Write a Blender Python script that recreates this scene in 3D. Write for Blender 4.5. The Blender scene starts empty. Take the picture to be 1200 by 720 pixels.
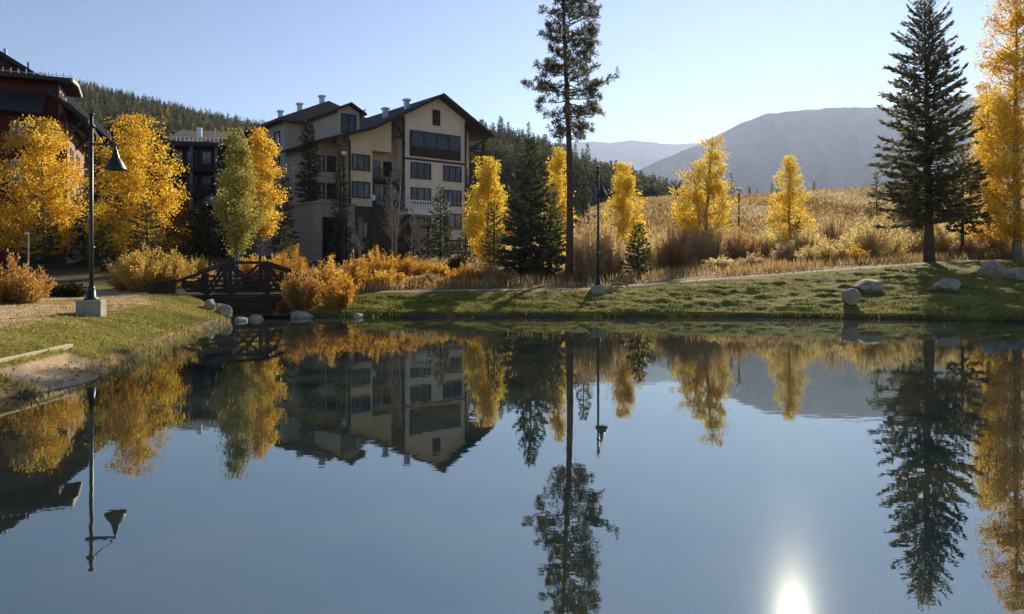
import bpy, math, random
import numpy as np

S = bpy.context.scene
COL = S.collection
R_ = math.radians
F = 850.0            # focal length of the photograph in its own pixels
HY = 308.0           # row of the horizon
EYE = 2.0

# ------------------------------------------------------------------ camera
cam_d = bpy.data.cameras.new('camera')
cam = bpy.data.objects.new('camera', cam_d)
COL.objects.link(cam)
cam.location = (0, 0, EYE)
cam.rotation_euler = (R_(90), 0, 0)
cam_d.sensor_width = 36.0
cam_d.lens = 36.0 * F / 1200.0
cam_d.shift_y = -(360.0 - HY) / 1200.0
cam_d.clip_start = 0.1
cam_d.clip_end = 40000.0
S.camera = cam

# ------------------------------------------------------------------ sky, sun
SUN_AZ, SUN_EL = 21.2, 24.9          # degrees right of the view axis, degrees above the horizon
SUN_STRENGTH, SKY_STRENGTH, EXPOSURE = 5.0, 0.072, 0.86
w = bpy.data.worlds.new('World')
S.world = w
w.use_nodes = True
wn = w.node_tree.nodes
wn.clear()
sky = wn.new('ShaderNodeTexSky')
sky.sky_type = 'NISHITA'
sky.sun_disc = False
sky.sun_elevation = R_(SUN_EL)
sky.sun_rotation = R_(SUN_AZ)
sky.altitude = 2700
sky.air_density = 1.0
sky.dust_density = 0.15
sky.ozone_density = 1.2
bg = wn.new('ShaderNodeBackground')
bg.inputs['Strength'].default_value = SKY_STRENGTH
wo = wn.new('ShaderNodeOutputWorld')
w.node_tree.links.new(sky.outputs[0], bg.inputs['Color'])
w.node_tree.links.new(bg.outputs[0], wo.inputs['Surface'])

sd_ = bpy.data.lights.new('sun', 'SUN')
sd_.energy = SUN_STRENGTH
sd_.angle = R_(0.53)
sd_.color = (1.0, 0.88, 0.68)
sun = bpy.data.objects.new('sun', sd_)
COL.objects.link(sun)
sun.location = (60, 150, 80)
sun.rotation_euler = (R_(90 - SUN_EL), 0, R_(180 - SUN_AZ))

S.view_settings.view_transform = 'Standard'
S.view_settings.look = 'None'
S.view_settings.exposure = EXPOSURE
S.view_settings.gamma = 1.0
S.view_settings.use_curve_mapping = False
S.cycles.max_bounces = 7
S.cycles.diffuse_bounces = 3
S.cycles.transmission_bounces = 3
S.cycles.glossy_bounces = 3
S.cycles.volume_bounces = 0
S.cycles.use_denoising = True
S.cycles.sample_clamp_indirect = 6.0

# ------------------------------------------------------------------ helpers
def X(px, d): return (px - 600.0) / F * d
def Z(py, d): return EYE + (HY - py) / F * d

def lerp(a, b, t): return a + (b - a) * t
def sstep(a, b, x):
    t = np.clip((np.asarray(x, float) - a) / (b - a), 0, 1)
    return t * t * (3 - 2 * t)

def vnoise(x, y, seed=0):
    """smooth value noise on a lattice, -1..1"""
    x = np.asarray(x, float); y = np.asarray(y, float)
    xi = np.floor(x).astype(np.int64); yi = np.floor(y).astype(np.int64)
    xf = x - xi; yf = y - yi
    def h(a, b):
        n = (a * 374761393 + b * 668265263 + seed * 974711) & 0x7fffffff
        n = ((n ^ (n >> 13)) * 1274126177) & 0x7fffffff
        n = n ^ (n >> 16)
        return (n & 0xffff) / 32767.5 - 1.0
    u = xf * xf * (3 - 2 * xf); v = yf * yf * (3 - 2 * yf)
    return lerp(lerp(h(xi, yi), h(xi + 1, yi), u), lerp(h(xi, yi + 1), h(xi + 1, yi + 1), u), v)

def fbm(x, y, seed=0, o=4):
    s = 0; a = 0.5
    for i in range(o):
        s = s + a * vnoise(x * 2 ** i, y * 2 ** i, seed + i * 17)
        a *= 0.5
    return s

def mesh_np(name, V, Fc, mat, parent=None, smooth=False, attrs=None):
    V = np.asarray(V, np.float32); Fc = np.asarray(Fc, np.int32)
    me = bpy.data.meshes.new(name)
    k = Fc.shape[1]
    me.vertices.add(len(V)); me.vertices.foreach_set('co', V.ravel())
    me.loops.add(Fc.size); me.loops.foreach_set('vertex_index', Fc.ravel())
    me.polygons.add(len(Fc))
    me.polygons.foreach_set('loop_start', np.arange(0, Fc.size, k, dtype=np.int32))
    me.polygons.foreach_set('loop_total', np.full(len(Fc), k, np.int32))
    if smooth: me.polygons.foreach_set('use_smooth', np.ones(len(Fc), bool))
    for an, av in (attrs or {}).items():
        a = me.attributes.new(an, 'FLOAT', 'POINT')
        a.data.foreach_set('value', np.asarray(av, np.float32))
    me.update(calc_edges=True)
    me.materials.append(mat)
    o = bpy.data.objects.new(name, me)
    COL.objects.link(o)
    if parent is not None: o.parent = parent
    return o

class MB:
    """collects simple solids and links them as one mesh object"""
    def __init__(s): s.v = []; s.f = []
    def add(s, vs, fs):
        n = len(s.v); s.v += [tuple(map(float, p)) for p in vs]
        s.f += [tuple(i + n for i in f) for f in fs]
        return s
    def box(s, x0, x1, y0, y1, z0, z1):
        return s.add([(x0,y0,z0),(x1,y0,z0),(x1,y1,z0),(x0,y1,z0),(x0,y0,z1),(x1,y0,z1),(x1,y1,z1),(x0,y1,z1)],
              [(3,2,1,0),(4,5,6,7),(0,1,5,4),(1,2,6,5),(2,3,7,6),(3,0,4,7)])
    def prism(s, prof, y0, y1):
        """profile of (x, z) points, counter-clockwise from the front, pulled from y0 to y1"""
        n = len(prof)
        vs = [(a, y0, b) for a, b in prof] + [(a, y1, b) for a, b in prof]
        fs = [tuple(range(n)), tuple(range(2 * n - 1, n - 1, -1))]
        fs += [(i, i + n, (i + 1) % n + n, (i + 1) % n) for i in range(n)]
        return s.add(vs, fs)
    def prismx(s, prof, x0, x1):
        """profile of (y, z) points pulled from x0 to x1"""
        n = len(prof)
        vs = [(x0, a, b) for a, b in prof] + [(x1, a, b) for a, b in prof]
        fs = [tuple(range(n)), tuple(range(2 * n - 1, n - 1, -1))]
        fs += [(i, i + n, (i + 1) % n + n, (i + 1) % n) for i in range(n)]
        return s.add(vs, fs)
    def bar(s, p, q, w, h):
        """a squared timber from p to q"""
        p = np.array(p, float); q = np.array(q, float); d = q - p; d /= np.linalg.norm(d)
        up = np.array((0, 0, 1.0)) if abs(d[2]) < 0.95 else np.array((0, 1.0, 0))
        a = np.cross(d, up); a /= np.linalg.norm(a); b = np.cross(a, d)
        vs = [e + a * i * w / 2 + b * j * h / 2 for e in (p, q) for i, j in ((-1,-1),(1,-1),(1,1),(-1,1))]
        return s.add(vs, [(3,2,1,0),(4,5,6,7),(0,1,5,4),(1,2,6,5),(2,3,7,6),(3,0,4,7)])
    def tube(s, pts, rad, n=8, cap=True):
        pts = [np.array(p, float) for p in pts]; vs = []
        for i, p in enumerate(pts):
            d = pts[min(i + 1, len(pts) - 1)] - pts[max(i - 1, 0)]
            d /= (np.linalg.norm(d) + 1e-9)
            up = np.array((0, 0, 1.0)) if abs(d[2]) < 0.9 else np.array((1.0, 0, 0))
            a = np.cross(d, up); a /= np.linalg.norm(a); b = np.cross(d, a)
            r = rad[i] if hasattr(rad, '__len__') else rad
            for k in range(n):
                t = 2 * math.pi * k / n
                vs.append(p + (a * math.cos(t) + b * math.sin(t)) * r)
        fs = [(i*n+k, i*n+(k+1)%n, (i+1)*n+(k+1)%n, (i+1)*n+k) for i in range(len(pts)-1) for k in range(n)]
        if cap: fs += [tuple(range(n-1, -1, -1)), tuple(range((len(pts)-1)*n, len(pts)*n))]
        return s.add(vs, fs)
    def lathe(s, prof, n=20, cx=0, cy=0):
        vs = []
        for r, z in prof:
            for k in range(n):
                t = 2 * math.pi * k / n
                vs.append((cx + r * math.cos(t), cy + r * math.sin(t), z))
        m = len(prof)
        fs = [(i*n+k, i*n+(k+1)%n, (i+1)*n+(k+1)%n, (i+1)*n+k) for i in range(m-1) for k in range(n)]
        return s.add(vs, fs)
    def build(s, name, mat, parent=None, smooth=False, bevel=0):
        me = bpy.data.meshes.new(name)
        me.from_pydata(s.v, [], s.f); me.update()
        if smooth:
            me.polygons.foreach_set('use_smooth', np.ones(len(me.polygons), bool))
        me.materials.append(mat)
        o = bpy.data.objects.new(name, me); COL.objects.link(o)
        if parent is not None: o.parent = parent
        if bevel:
            m = o.modifiers.new('edge', 'BEVEL'); m.width = bevel; m.segments = 2; m.limit_method = 'ANGLE'
        return o

def tag(o, label=None, cat=None, group=None, kind=None):
    if label: o['label'] = label
    if cat: o['category'] = cat
    if group: o['group'] = group
    if kind: o['kind'] = kind
    return o

def thing(name, label, cat, loc=(0, 0, 0), rz=0.0, group=None):
    o = bpy.data.objects.new(name, None)
    COL.objects.link(o)
    o.location = loc; o.rotation_euler = (0, 0, rz)
    o.empty_display_size = 0.3
    return tag(o, label, cat, group)

def copy_tree(root):
    kids = {}
    for o in COL.objects:
        if o.parent is not None: kids.setdefault(o.parent.name, []).append(o)
    def go(o, par):
        c = o.copy(); COL.objects.link(c)
        if par is not None: c.parent = par
        for k in kids.get(o.name, []): go(k, c)
        return c
    return go(root, None)

# ------------------------------------------------------------------ materials
def new_mat(name):
    m = bpy.data.materials.new(name); m.use_nodes = True
    nt = m.node_tree; nt.nodes.clear()
    out = nt.nodes.new('ShaderNodeOutputMaterial')
    return m, nt, out

def N(nt, t, **kw):
    n = nt.nodes.new(t)
    for k, v in kw.items():
        if k in n.inputs: n.inputs[k].default_value = v
        else: setattr(n, k, v)
    return n

def ramp(nt, stops):
    r = nt.nodes.new('ShaderNodeValToRGB')
    e = r.color_ramp.elements
    while len(e) < len(stops): e.new(0.5)
    for i, (p, c) in enumerate(stops):
        e[i].position = p; e[i].color = (*c, 1)
    return r

def solid(name, c1, c2=None, rough=0.8, scale=6.0, bump=0.0, metal=0.0, detail=6.0, stretch=(1, 1, 1), spec=0.3, grain=None):
    m, nt, out = new_mat(name)
    L = nt.links.new
    b = N(nt, 'ShaderNodeBsdfPrincipled')
    b.inputs['Roughness'].default_value = rough
    b.inputs['Metallic'].default_value = metal
    b.inputs['Specular IOR Level'].default_value = spec
    L(b.outputs[0], out.inputs[0])
    tc = N(nt, 'ShaderNodeTexCoord'); mp = N(nt, 'ShaderNodeMapping')
    mp.inputs['Scale'].default_value = stretch
    L(tc.outputs['Object'], mp.inputs[0])
    no = N(nt, 'ShaderNodeTexNoise'); no.inputs['Scale'].default_value = scale
    no.inputs['Detail'].default_value = detail; no.inputs['Roughness'].default_value = 0.62
    L(mp.outputs[0], no.inputs[0])
    if c2 is None: c2 = tuple(x * 0.75 for x in c1)
    r = ramp(nt, [(0.33, c2), (0.67, c1)])
    L(no.outputs[0], r.inputs[0]); L(r.outputs[0], b.inputs['Base Color'])
    if bump:
        bp = N(nt, 'ShaderNodeBump'); bp.inputs['Strength'].default_value = bump; bp.inputs['Distance'].default_value = 0.03
        L(no.outputs[0], bp.inputs['Height']); L(bp.outputs[0], b.inputs['Normal'])
    return m

def siding(name, c1, c2, pitch=0.18, rough=0.8, vert=False):
    """boards: a thin dark joint every pitch metres, uneven colour from board to board"""
    m, nt, out = new_mat(name); L = nt.links.new
    b = N(nt, 'ShaderNodeBsdfPrincipled'); b.inputs['Roughness'].default_value = rough
    b.inputs['Specular IOR Level'].default_value = 0.25
    L(b.outputs[0], out.inputs[0])
    tc = N(nt, 'ShaderNodeTexCoord'); sp = N(nt, 'ShaderNodeSeparateXYZ'); L(tc.outputs['Object'], sp.inputs[0])
    if vert:
        ad = N(nt, 'ShaderNodeMath', operation='ADD'); L(sp.outputs[0], ad.inputs[0]); L(sp.outputs[1], ad.inputs[1]); src = ad.outputs[0]
    else: src = sp.outputs[2]
    dv = N(nt, 'ShaderNodeMath', operation='DIVIDE'); dv.inputs[1].default_value = pitch; L(src, dv.inputs[0])
    fl = N(nt, 'ShaderNodeMath', operation='FLOOR'); L(dv.outputs[0], fl.inputs[0])
    fr = N(nt, 'ShaderNodeMath', operation='FRACT'); L(dv.outputs[0], fr.inputs[0])
    wn_ = N(nt, 'ShaderNodeTexWhiteNoise', noise_dimensions='1D'); L(fl.outputs[0], wn_.inputs['W'])
    no = N(nt, 'ShaderNodeTexNoise'); no.inputs['Scale'].default_value = 1.7; no.inputs['Detail'].default_value = 6
    L(tc.outputs['Object'], no.inputs[0])
    mx = N(nt, 'ShaderNodeMath', operation='MULTIPLY_ADD'); L(wn_.outputs[0], mx.inputs[0]); mx.inputs[1].default_value = 0.35; L(no.outputs[0], mx.inputs[2])
    r = ramp(nt, [(0.4, c2), (0.95, c1)]); L(mx.outputs[0], r.inputs[0]); L(r.outputs[0], b.inputs['Base Color'])
    bp = N(nt, 'ShaderNodeBump'); bp.inputs['Strength'].default_value = 0.8; bp.inputs['Distance'].default_value = 0.02
    L(fr.outputs[0], bp.inputs['Height']); L(bp.outputs[0], b.inputs['Normal'])
    return m

def foliage(name, stops, trans=0.5, tfac=(1, 1, 1)):
    """leaf material: colour runs along the per-leaf value 'tint'"""
    m, nt, out = new_mat(name); L = nt.links.new
    at = N(nt, 'ShaderNodeAttribute'); at.attribute_name = 'tint'
    r = ramp(nt, stops); L(at.outputs['Fac'], r.inputs[0])
    d = N(nt, 'ShaderNodeBsdfDiffuse'); t = N(nt, 'ShaderNodeBsdfTranslucent')
    L(r.outputs[0], d.inputs[0])
    mu = N(nt, 'ShaderNodeMixRGB', blend_type='MULTIPLY'); mu.inputs[0].default_value = 1
    L(r.outputs[0], mu.inputs[1]); mu.inputs[2].default_value = (*tfac, 1)
    L(mu.outputs[0], t.inputs[0])
    mx = N(nt, 'ShaderNodeMixShader'); mx.inputs[0].default_value = trans
    L(d.outputs[0], mx.inputs[1]); L(t.outputs[0], mx.inputs[2]); L(mx.outputs[0], out.inputs[0])
    return m

M = {}
M['bark_aspen'] = solid('aspen bark', (0.34, 0.30, 0.24), (0.10, 0.085, 0.07), 0.85, 5, 0.3, stretch=(1, 1, 2.2))
M['bark_pine'] = solid('pine bark', (0.14, 0.085, 0.055), (0.05, 0.034, 0.025), 0.9, 9, 0.6, stretch=(1, 1, 0.35))
M['bark_bare'] = solid('bare branch bark', (0.42, 0.38, 0.33), (0.2, 0.17, 0.14), 0.85, 6, 0.2)
M['twig'] = solid('willow twig bark', (0.36, 0.24, 0.14), (0.20, 0.13, 0.08), 0.8, 3, 0)
M['leaf_gold'] = foliage('golden aspen leaf', [(0, (0.44, 0.19, 0.015)), (0.25, (0.72, 0.40, 0.03)), (0.55, (0.86, 0.58, 0.055)), (0.85, (0.90, 0.68, 0.11)), (1, (0.62, 0.56, 0.13))], 0.55)
M['leaf_yellow'] = foliage('yellow aspen leaf', [(0, (0.60, 0.34, 0.025)), (0.35, (0.84, 0.58, 0.05)), (0.75, (0.90, 0.71, 0.10)), (1, (0.70, 0.64, 0.16))], 0.58)
M['leaf_green'] = foliage('turning aspen leaf', [(0, (0.20, 0.185, 0.045)), (0.5, (0.42, 0.385, 0.10)), (0.88, (0.58, 0.48, 0.12)), (1, (0.70, 0.48, 0.06))], 0.5)
M['leaf_rust'] = foliage('rust leaf', [(0, (0.20, 0.06, 0.012)), (0.6, (0.40, 0.13, 0.02)), (1, (0.5, 0.22, 0.03))], 0.5)
M['w_gold'] = foliage('golden willow leaf', [(0, (0.36, 0.14, 0.025)), (0.35, (0.60, 0.31, 0.04)), (0.75, (0.72, 0.46, 0.08)), (1, (0.74, 0.55, 0.16))], 0.6)
M['w_orange'] = foliage('orange willow leaf', [(0, (0.34, 0.14, 0.03)), (0.5, (0.58, 0.29, 0.04)), (1, (0.66, 0.42, 0.09))], 0.5)
M['w_rust'] = foliage('rusty willow leaf', [(0, (0.30, 0.16, 0.07)), (0.6, (0.46, 0.27, 0.11)), (1, (0.58, 0.39, 0.15))], 0.55)
M['w_straw'] = foliage('straw willow leaf', [(0, (0.46, 0.33, 0.12)), (0.5, (0.66, 0.52, 0.21)), (1, (0.76, 0.64, 0.30))], 0.64)
M['w_pink'] = foliage('pale brown willow leaf', [(0, (0.38, 0.24, 0.13)), (0.5, (0.54, 0.37, 0.20)), (1, (0.66, 0.50, 0.28))], 0.62)
M['w_mustard'] = foliage('mustard willow leaf', [(0, (0.36, 0.20, 0.045)), (0.5, (0.58, 0.38, 0.08)), (1, (0.72, 0.52, 0.14))], 0.55)
M['w_brown'] = foliage('red brown willow leaf', [(0, (0.30, 0.15, 0.045)), (0.5, (0.52, 0.29, 0.075)), (1, (0.64, 0.42, 0.13))], 0.55)
M['w_dark'] = foliage('dark green shrub leaf', [(0, (0.025, 0.03, 0.012)), (1, (0.07, 0.07, 0.025))], 0.3)
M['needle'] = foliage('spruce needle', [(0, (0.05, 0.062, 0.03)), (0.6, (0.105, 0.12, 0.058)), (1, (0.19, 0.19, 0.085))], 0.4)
M['needle_pine'] = foliage('pine needle', [(0, (0.085, 0.085, 0.042)), (0.6, (0.16, 0.15, 0.075)), (1, (0.26, 0.22, 0.11))], 0.45)
M['needle_light'] = foliage('young spruce needle', [(0, (0.06, 0.08, 0.03)), (1, (0.17, 0.18, 0.06))], 0.3)
M['needle_far'] = foliage('far conifer needle', [(0, (0.05, 0.068, 0.034)), (0.5, (0.11, 0.12, 0.055)), (0.93, (0.20, 0.18, 0.07)), (0.965, (0.5, 0.3, 0.04)), (1, (0.55, 0.36, 0.06))], 0.4)
M['grass_green'] = foliage('lawn grass', [(0, (0.075, 0.09, 0.014)), (0.5, (0.19, 0.185, 0.03)), (0.72, (0.33, 0.26, 0.06)), (1, (0.46, 0.34, 0.145))], 0.5)
M['grass_dry'] = foliage('dry grass', [(0, (0.20, 0.12, 0.045)), (0.3, (0.33, 0.20, 0.08)), (0.65, (0.43, 0.30, 0.125)), (1, (0.60, 0.45, 0.21))], 0.5)
M['reed'] = foliage('reed', [(0, (0.10, 0.10, 0.02)), (0.6, (0.26, 0.22, 0.05)), (1, (0.45, 0.36, 0.12))], 0.45)

M['stucco'] = solid('tan stucco', (0.76, 0.63, 0.49), (0.66, 0.54, 0.41), 0.9, 1.1, 0.05, stretch=(1, 1, 0.4))
M['stucco_y'] = solid('ochre stucco', (0.70, 0.56, 0.36), (0.60, 0.475, 0.30), 0.9, 1.1, 0.05, stretch=(1, 1, 0.4))
M['stucco_g'] = solid('grey brown siding', (0.50, 0.43, 0.345), (0.40, 0.34, 0.27), 0.9, 1.1, 0.05, stretch=(1, 1, 0.4))
M['brown'] = siding('brown timber siding', (0.10, 0.068, 0.045), (0.05, 0.034, 0.024))
M['darkwood'] = solid('dark stained timber', (0.045, 0.032, 0.024), (0.022, 0.016, 0.013), 0.75, 7, 0.2, stretch=(1, 1, 3))
M['red'] = siding('dark red siding', (0.115, 0.03, 0.022), (0.065, 0.019, 0.015))
M['siding_sunlit'] = siding('sunlit pinkish siding', (0.42, 0.27, 0.22), (0.30, 0.18, 0.15), 0.22)  # pinkish beige of the sunlit end wall: sunlight is in the colour
M['trim'] = solid('dark trim paint', (0.035, 0.028, 0.024), (0.022, 0.018, 0.016), 0.6, 5)
M['greytrim'] = solid('grey post paint', (0.20, 0.20, 0.20), (0.13, 0.13, 0.13), 0.7, 5)
M['roof'] = solid('dark asphalt shingle', (0.045, 0.045, 0.05), (0.022, 0.022, 0.026), 0.9, 14, 0.5, stretch=(1, 1, 3))
M['roof_b'] = solid('brown shingle', (0.15, 0.095, 0.065), (0.085, 0.055, 0.04), 0.9, 10, 0.5, stretch=(1, 1, 3))
M['concrete'] = solid('concrete', (0.38, 0.34, 0.27), (0.26, 0.23, 0.18), 0.9, 4, 0.15)
M['stone'] = solid('stone veneer', (0.40, 0.33, 0.24), (0.14, 0.11, 0.085), 0.9, 2.6, 0.8, detail=2)
M['boulder'] = solid('granite boulder', (0.52, 0.41, 0.31), (0.20, 0.155, 0.12), 0.9, 2.4, 0.9, detail=10)
M['white'] = solid('white paint', (0.75, 0.75, 0.74), (0.62, 0.62, 0.6), 0.6, 5)
M['metal'] = solid('galvanised metal', (0.55, 0.57, 0.6), (0.42, 0.44, 0.47), 0.38, 8, 0, 0.8)
M['black'] = solid('black lamp paint', (0.018, 0.017, 0.016), (0.011, 0.011, 0.011), 0.42, 8, spec=0.5)
M['bridgewood'] = solid('weathered brown timber', (0.055, 0.038, 0.030), (0.022, 0.016, 0.013), 0.7, 6, 0.4, stretch=(2, 2, 6))
M['beam'] = solid('pale sawn timber', (0.55, 0.47, 0.32), (0.40, 0.33, 0.21), 0.8, 5, 0.3, stretch=(1, 4, 4))
M['opening_shade'] = solid('painted opening shade', (0.012, 0.011, 0.010), (0.008, 0.008, 0.007), 0.9, 4)  # near-black: shade inside an opening put into the colour
M['red_paint'] = solid('red plastic', (0.55, 0.06, 0.035), (0.45, 0.045, 0.03), 0.5, 4)
M['opal'] = solid('white lamp glass', (0.82, 0.82, 0.8), (0.76, 0.76, 0.74), 0.3, 3)

def glass_mat():
    m, nt, out = new_mat('window glass'); L = nt.links.new
    b = N(nt, 'ShaderNodeBsdfPrincipled'); b.inputs['Roughness'].default_value = 0.06
    b.inputs['Specular IOR Level'].default_value = 0.6
    tc = N(nt, 'ShaderNodeTexCoord'); no = N(nt, 'ShaderNodeTexNoise'); no.inputs['Scale'].default_value = 0.9
    L(tc.outputs['Object'], no.inputs[0])
    oi = N(nt, 'ShaderNodeObjectInfo'); ma = N(nt, 'ShaderNodeMath', operation='MULTIPLY_ADD'); L(oi.outputs['Random'], ma.inputs[0]); ma.inputs[1].default_value = 0.55
    sb = N(nt, 'ShaderNodeMath', operation='MULTIPLY'); L(no.outputs[0], sb.inputs[0]); sb.inputs[1].default_value = 0.7; L(sb.outputs[0], ma.inputs[2])
    r = ramp(nt, [(0.3, (0.010, 0.012, 0.012)), (0.62, (0.035, 0.036, 0.032)), (0.80, (0.16, 0.145, 0.11))]); L(ma.outputs[0], r.inputs[0])
    L(r.outputs[0], b.inputs['Base Color']); L(b.outputs[0], out.inputs[0])
    return m
M['glass'] = glass_mat()

def ground_mat():
    m, nt, out = new_mat('ground'); L = nt.links.new
    b = N(nt, 'ShaderNodeBsdfPrincipled'); b.inputs['Roughness'].default_value = 0.95
    b.inputs['Specular IOR Level'].default_value = 0.1
    L(b.outputs[0], out.inputs[0])
    tc = N(nt, 'ShaderNodeTexCoord')
    def noise(scale, detail=6, stretch=(1, 1, 1), rough=0.6):
        mp = N(nt, 'ShaderNodeMapping'); mp.inputs['Scale'].default_value = stretch
        L(tc.outputs['Object'], mp.inputs[0])
        n = N(nt, 'ShaderNodeTexNoise'); n.inputs['Scale'].default_value = scale; n.inputs['Detail'].default_value = detail
        n.inputs['Roughness'].default_value = rough
        L(mp.outputs[0], n.inputs[0]); return n
    fine = noise(9, 8, (1, 1, 1), 0.75); mid = noise(0.8, 6); big = noise(0.05, 6)
    def colr(n, a, c, d): 
        r = ramp(nt, [(0.32, a), (0.5, c), (0.68, d)]); L(n.outputs[0], r.inputs[0]); return r
    add = N(nt, 'ShaderNodeMixRGB'); add.inputs[0].default_value = 0.5
    L(fine.outputs[0], add.inputs[1]); L(mid.outputs[0], add.inputs[2])
    def colm(a, c, d):
        r = ramp(nt, [(0.36, a), (0.5, c), (0.62, d)]); L(add.outputs[0], r.inputs[0]); return r
    lawn = colm((0.07, 0.075, 0.012), (0.16, 0.15, 0.026), (0.30, 0.235, 0.06))
    dry = colm((0.11, 0.085, 0.034), (0.22, 0.155, 0.066), (0.32, 0.23, 0.10))
    tan = colm((0.36, 0.235, 0.135), (0.48, 0.335, 0.205), (0.58, 0.44, 0.29))
    path = colm((0.27, 0.215, 0.16), (0.36, 0.295, 0.23), (0.44, 0.37, 0.30))
    mud = colm((0.04, 0.03, 0.02), (0.08, 0.06, 0.035), (0.14, 0.10, 0.055))
    cur = dry
    for an, c in (('lawn', lawn), ('tan', tan), ('soil', mud), ('path', path)):
        a = N(nt, 'ShaderNodeAttribute'); a.attribute_name = an
        # ragged edge between the covers
        ma = N(nt, 'ShaderNodeMath', operation='MULTIPLY_ADD'); L(mid.outputs[0], ma.inputs[0]); ma.inputs[1].default_value = 0.9 if an != 'path' else 0.25
        sb = N(nt, 'ShaderNodeMath', operation='SUBTRACT'); L(a.outputs['Fac'], sb.inputs[0]); sb.inputs[1].default_value = 0.45 if an != 'path' else 0.125
        L(sb.outputs[0], ma.inputs[2])
        mr = N(nt, 'ShaderNodeMapRange'); mr.inputs['From Min'].default_value = 0.3; mr.inputs['From Max'].default_value = 0.7
        L(ma.outputs[0], mr.inputs['Value'])
        mx = N(nt, 'ShaderNodeMixRGB'); L(mr.outputs[0], mx.inputs[0]); L(cur.outputs[0], mx.inputs[1]); L(c.outputs[0], mx.inputs[2])
        cur = mx
    L(cur.outputs[0], b.inputs['Base Color'])
    bp = N(nt, 'ShaderNodeBump'); bp.inputs['Strength'].default_value = 0.7; bp.inputs['Distance'].default_value = 0.05
    L(fine.outputs[0], bp.inputs['Height']); L(bp.outputs[0], b.inputs['Normal'])
    return m

def hill_mat(name, a, c, d, s):
    m, nt, out = new_mat(name); L = nt.links.new
    b = N(nt, 'ShaderNodeBsdfDiffuse'); L(b.outputs[0], out.inputs[0])
    tc = N(nt, 'ShaderNodeTexCoord')
    n = N(nt, 'ShaderNodeTexNoise'); n.inputs['Scale'].default_value = s; n.inputs['Detail'].default_value = 10; n.inputs['Roughness'].default_value = 0.65
    L(tc.outputs['Object'], n.inputs[0])
    r = ramp(nt, [(0.35, a), (0.5, c), (0.68, d)]); L(n.outputs[0], r.inputs[0])
    n2 = N(nt, 'ShaderNodeTexNoise'); n2.inputs['Scale'].default_value = s * 12; n2.inputs['Detail'].default_value = 6
    L(tc.outputs['Object'], n2.inputs[0])
    mt = N(nt, 'ShaderNodeMapRange'); mt.inputs['From Min'].default_value = 0.42; mt.inputs['From Max'].default_value = 0.58; L(n2.outputs[0], mt.inputs['Value'])
    mc = N(nt, 'ShaderNodeMixRGB'); L(mt.outputs[0], mc.inputs[0]); L(r.outputs[0], mc.inputs[1]); mc.inputs[2].default_value = (*[q * 0.72 for q in c], 1)
    L(mc.outputs[0], b.inputs[0])
    bp = N(nt, 'ShaderNodeBump'); bp.inputs['Strength'].default_value = 1.0; bp.inputs['Distance'].default_value = 0.008 / s
    L(n2.outputs[0], bp.inputs['Height']); L(bp.outputs[0], b.inputs['Normal'])
    return m

def water_mat():
    m, nt, out = new_mat('pond water'); L = nt.links.new
    tc = N(nt, 'ShaderNodeTexCoord')
    n1 = N(nt, 'ShaderNodeTexNoise'); n1.inputs['Scale'].default_value = 0.7; n1.inputs['Detail'].default_value = 4
    L(tc.outputs['Object'], n1.inputs[0])
    r = ramp(nt, [(0.35, (0.006, 0.016, 0.020)), (0.65, (0.034, 0.036, 0.024))]); L(n1.outputs[0], r.inputs[0])
    mp = N(nt, 'ShaderNodeMapping'); mp.inputs['Scale'].default_value = (1.0, 1.6, 1)
    L(tc.outputs['Object'], mp.inputs[0])
    n2 = N(nt, 'ShaderNodeTexNoise'); n2.inputs['Scale'].default_value = 2.6; n2.inputs['Detail'].default_value = 3
    L(mp.outputs[0], n2.inputs[0])
    n3 = N(nt, 'ShaderNodeTexNoise'); n3.inputs['Scale'].default_value = 0.25; n3.inputs['Detail'].default_value = 2
    L(tc.outputs['Object'], n3.inputs[0])
    mu = N(nt, 'ShaderNodeMath', operation='MULTIPLY'); L(n2.outputs[0], mu.inputs[0]); L(n3.outputs[0], mu.inputs[1])
    bp = N(nt, 'ShaderNodeBump'); bp.inputs['Strength'].default_value = 0.04; bp.inputs['Distance'].default_value = 0.03
    L(mu.outputs[0], bp.inputs['Height'])
    fr = N(nt, 'ShaderNodeFresnel'); fr.inputs['IOR'].default_value = 3.9; L(bp.outputs[0], fr.inputs['Normal'])
    df = N(nt, 'ShaderNodeBsdfDiffuse'); L(r.outputs[0], df.inputs[0])
    g1 = N(nt, 'ShaderNodeBsdfGlossy'); g1.inputs['Roughness'].default_value = 0.009; g1.inputs['Color'].default_value = (0.90, 0.97, 0.94, 1); L(bp.outputs[0], g1.inputs['Normal'])
    g2 = N(nt, 'ShaderNodeBsdfGlossy'); g2.inputs['Roughness'].default_value = 0.04; g2.inputs['Color'].default_value = (0.90, 0.97, 0.94, 1); L(bp.outputs[0], g2.inputs['Normal'])
    g3 = N(nt, 'ShaderNodeBsdfGlossy'); g3.inputs['Roughness'].default_value = 0.17; g3.inputs['Color'].default_value = (0.90, 0.97, 0.94, 1)
    m0 = N(nt, 'ShaderNodeMixShader'); m0.inputs[0].default_value = 0.8; L(g2.outputs[0], m0.inputs[1]); L(g3.outputs[0], m0.inputs[2])
    mg = N(nt, 'ShaderNodeMixShader'); mg.inputs[0].default_value = 0.004; L(g1.outputs[0], mg.inputs[1]); L(m0.outputs[0], mg.inputs[2])
    mx = N(nt, 'ShaderNodeMixShader'); L(fr.outputs[0], mx.inputs[0]); L(df.outputs[0], mx.inputs[1]); L(mg.outputs[0], mx.inputs[2])
    L(mx.outputs[0], out.inputs[0])
    return m

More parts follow.
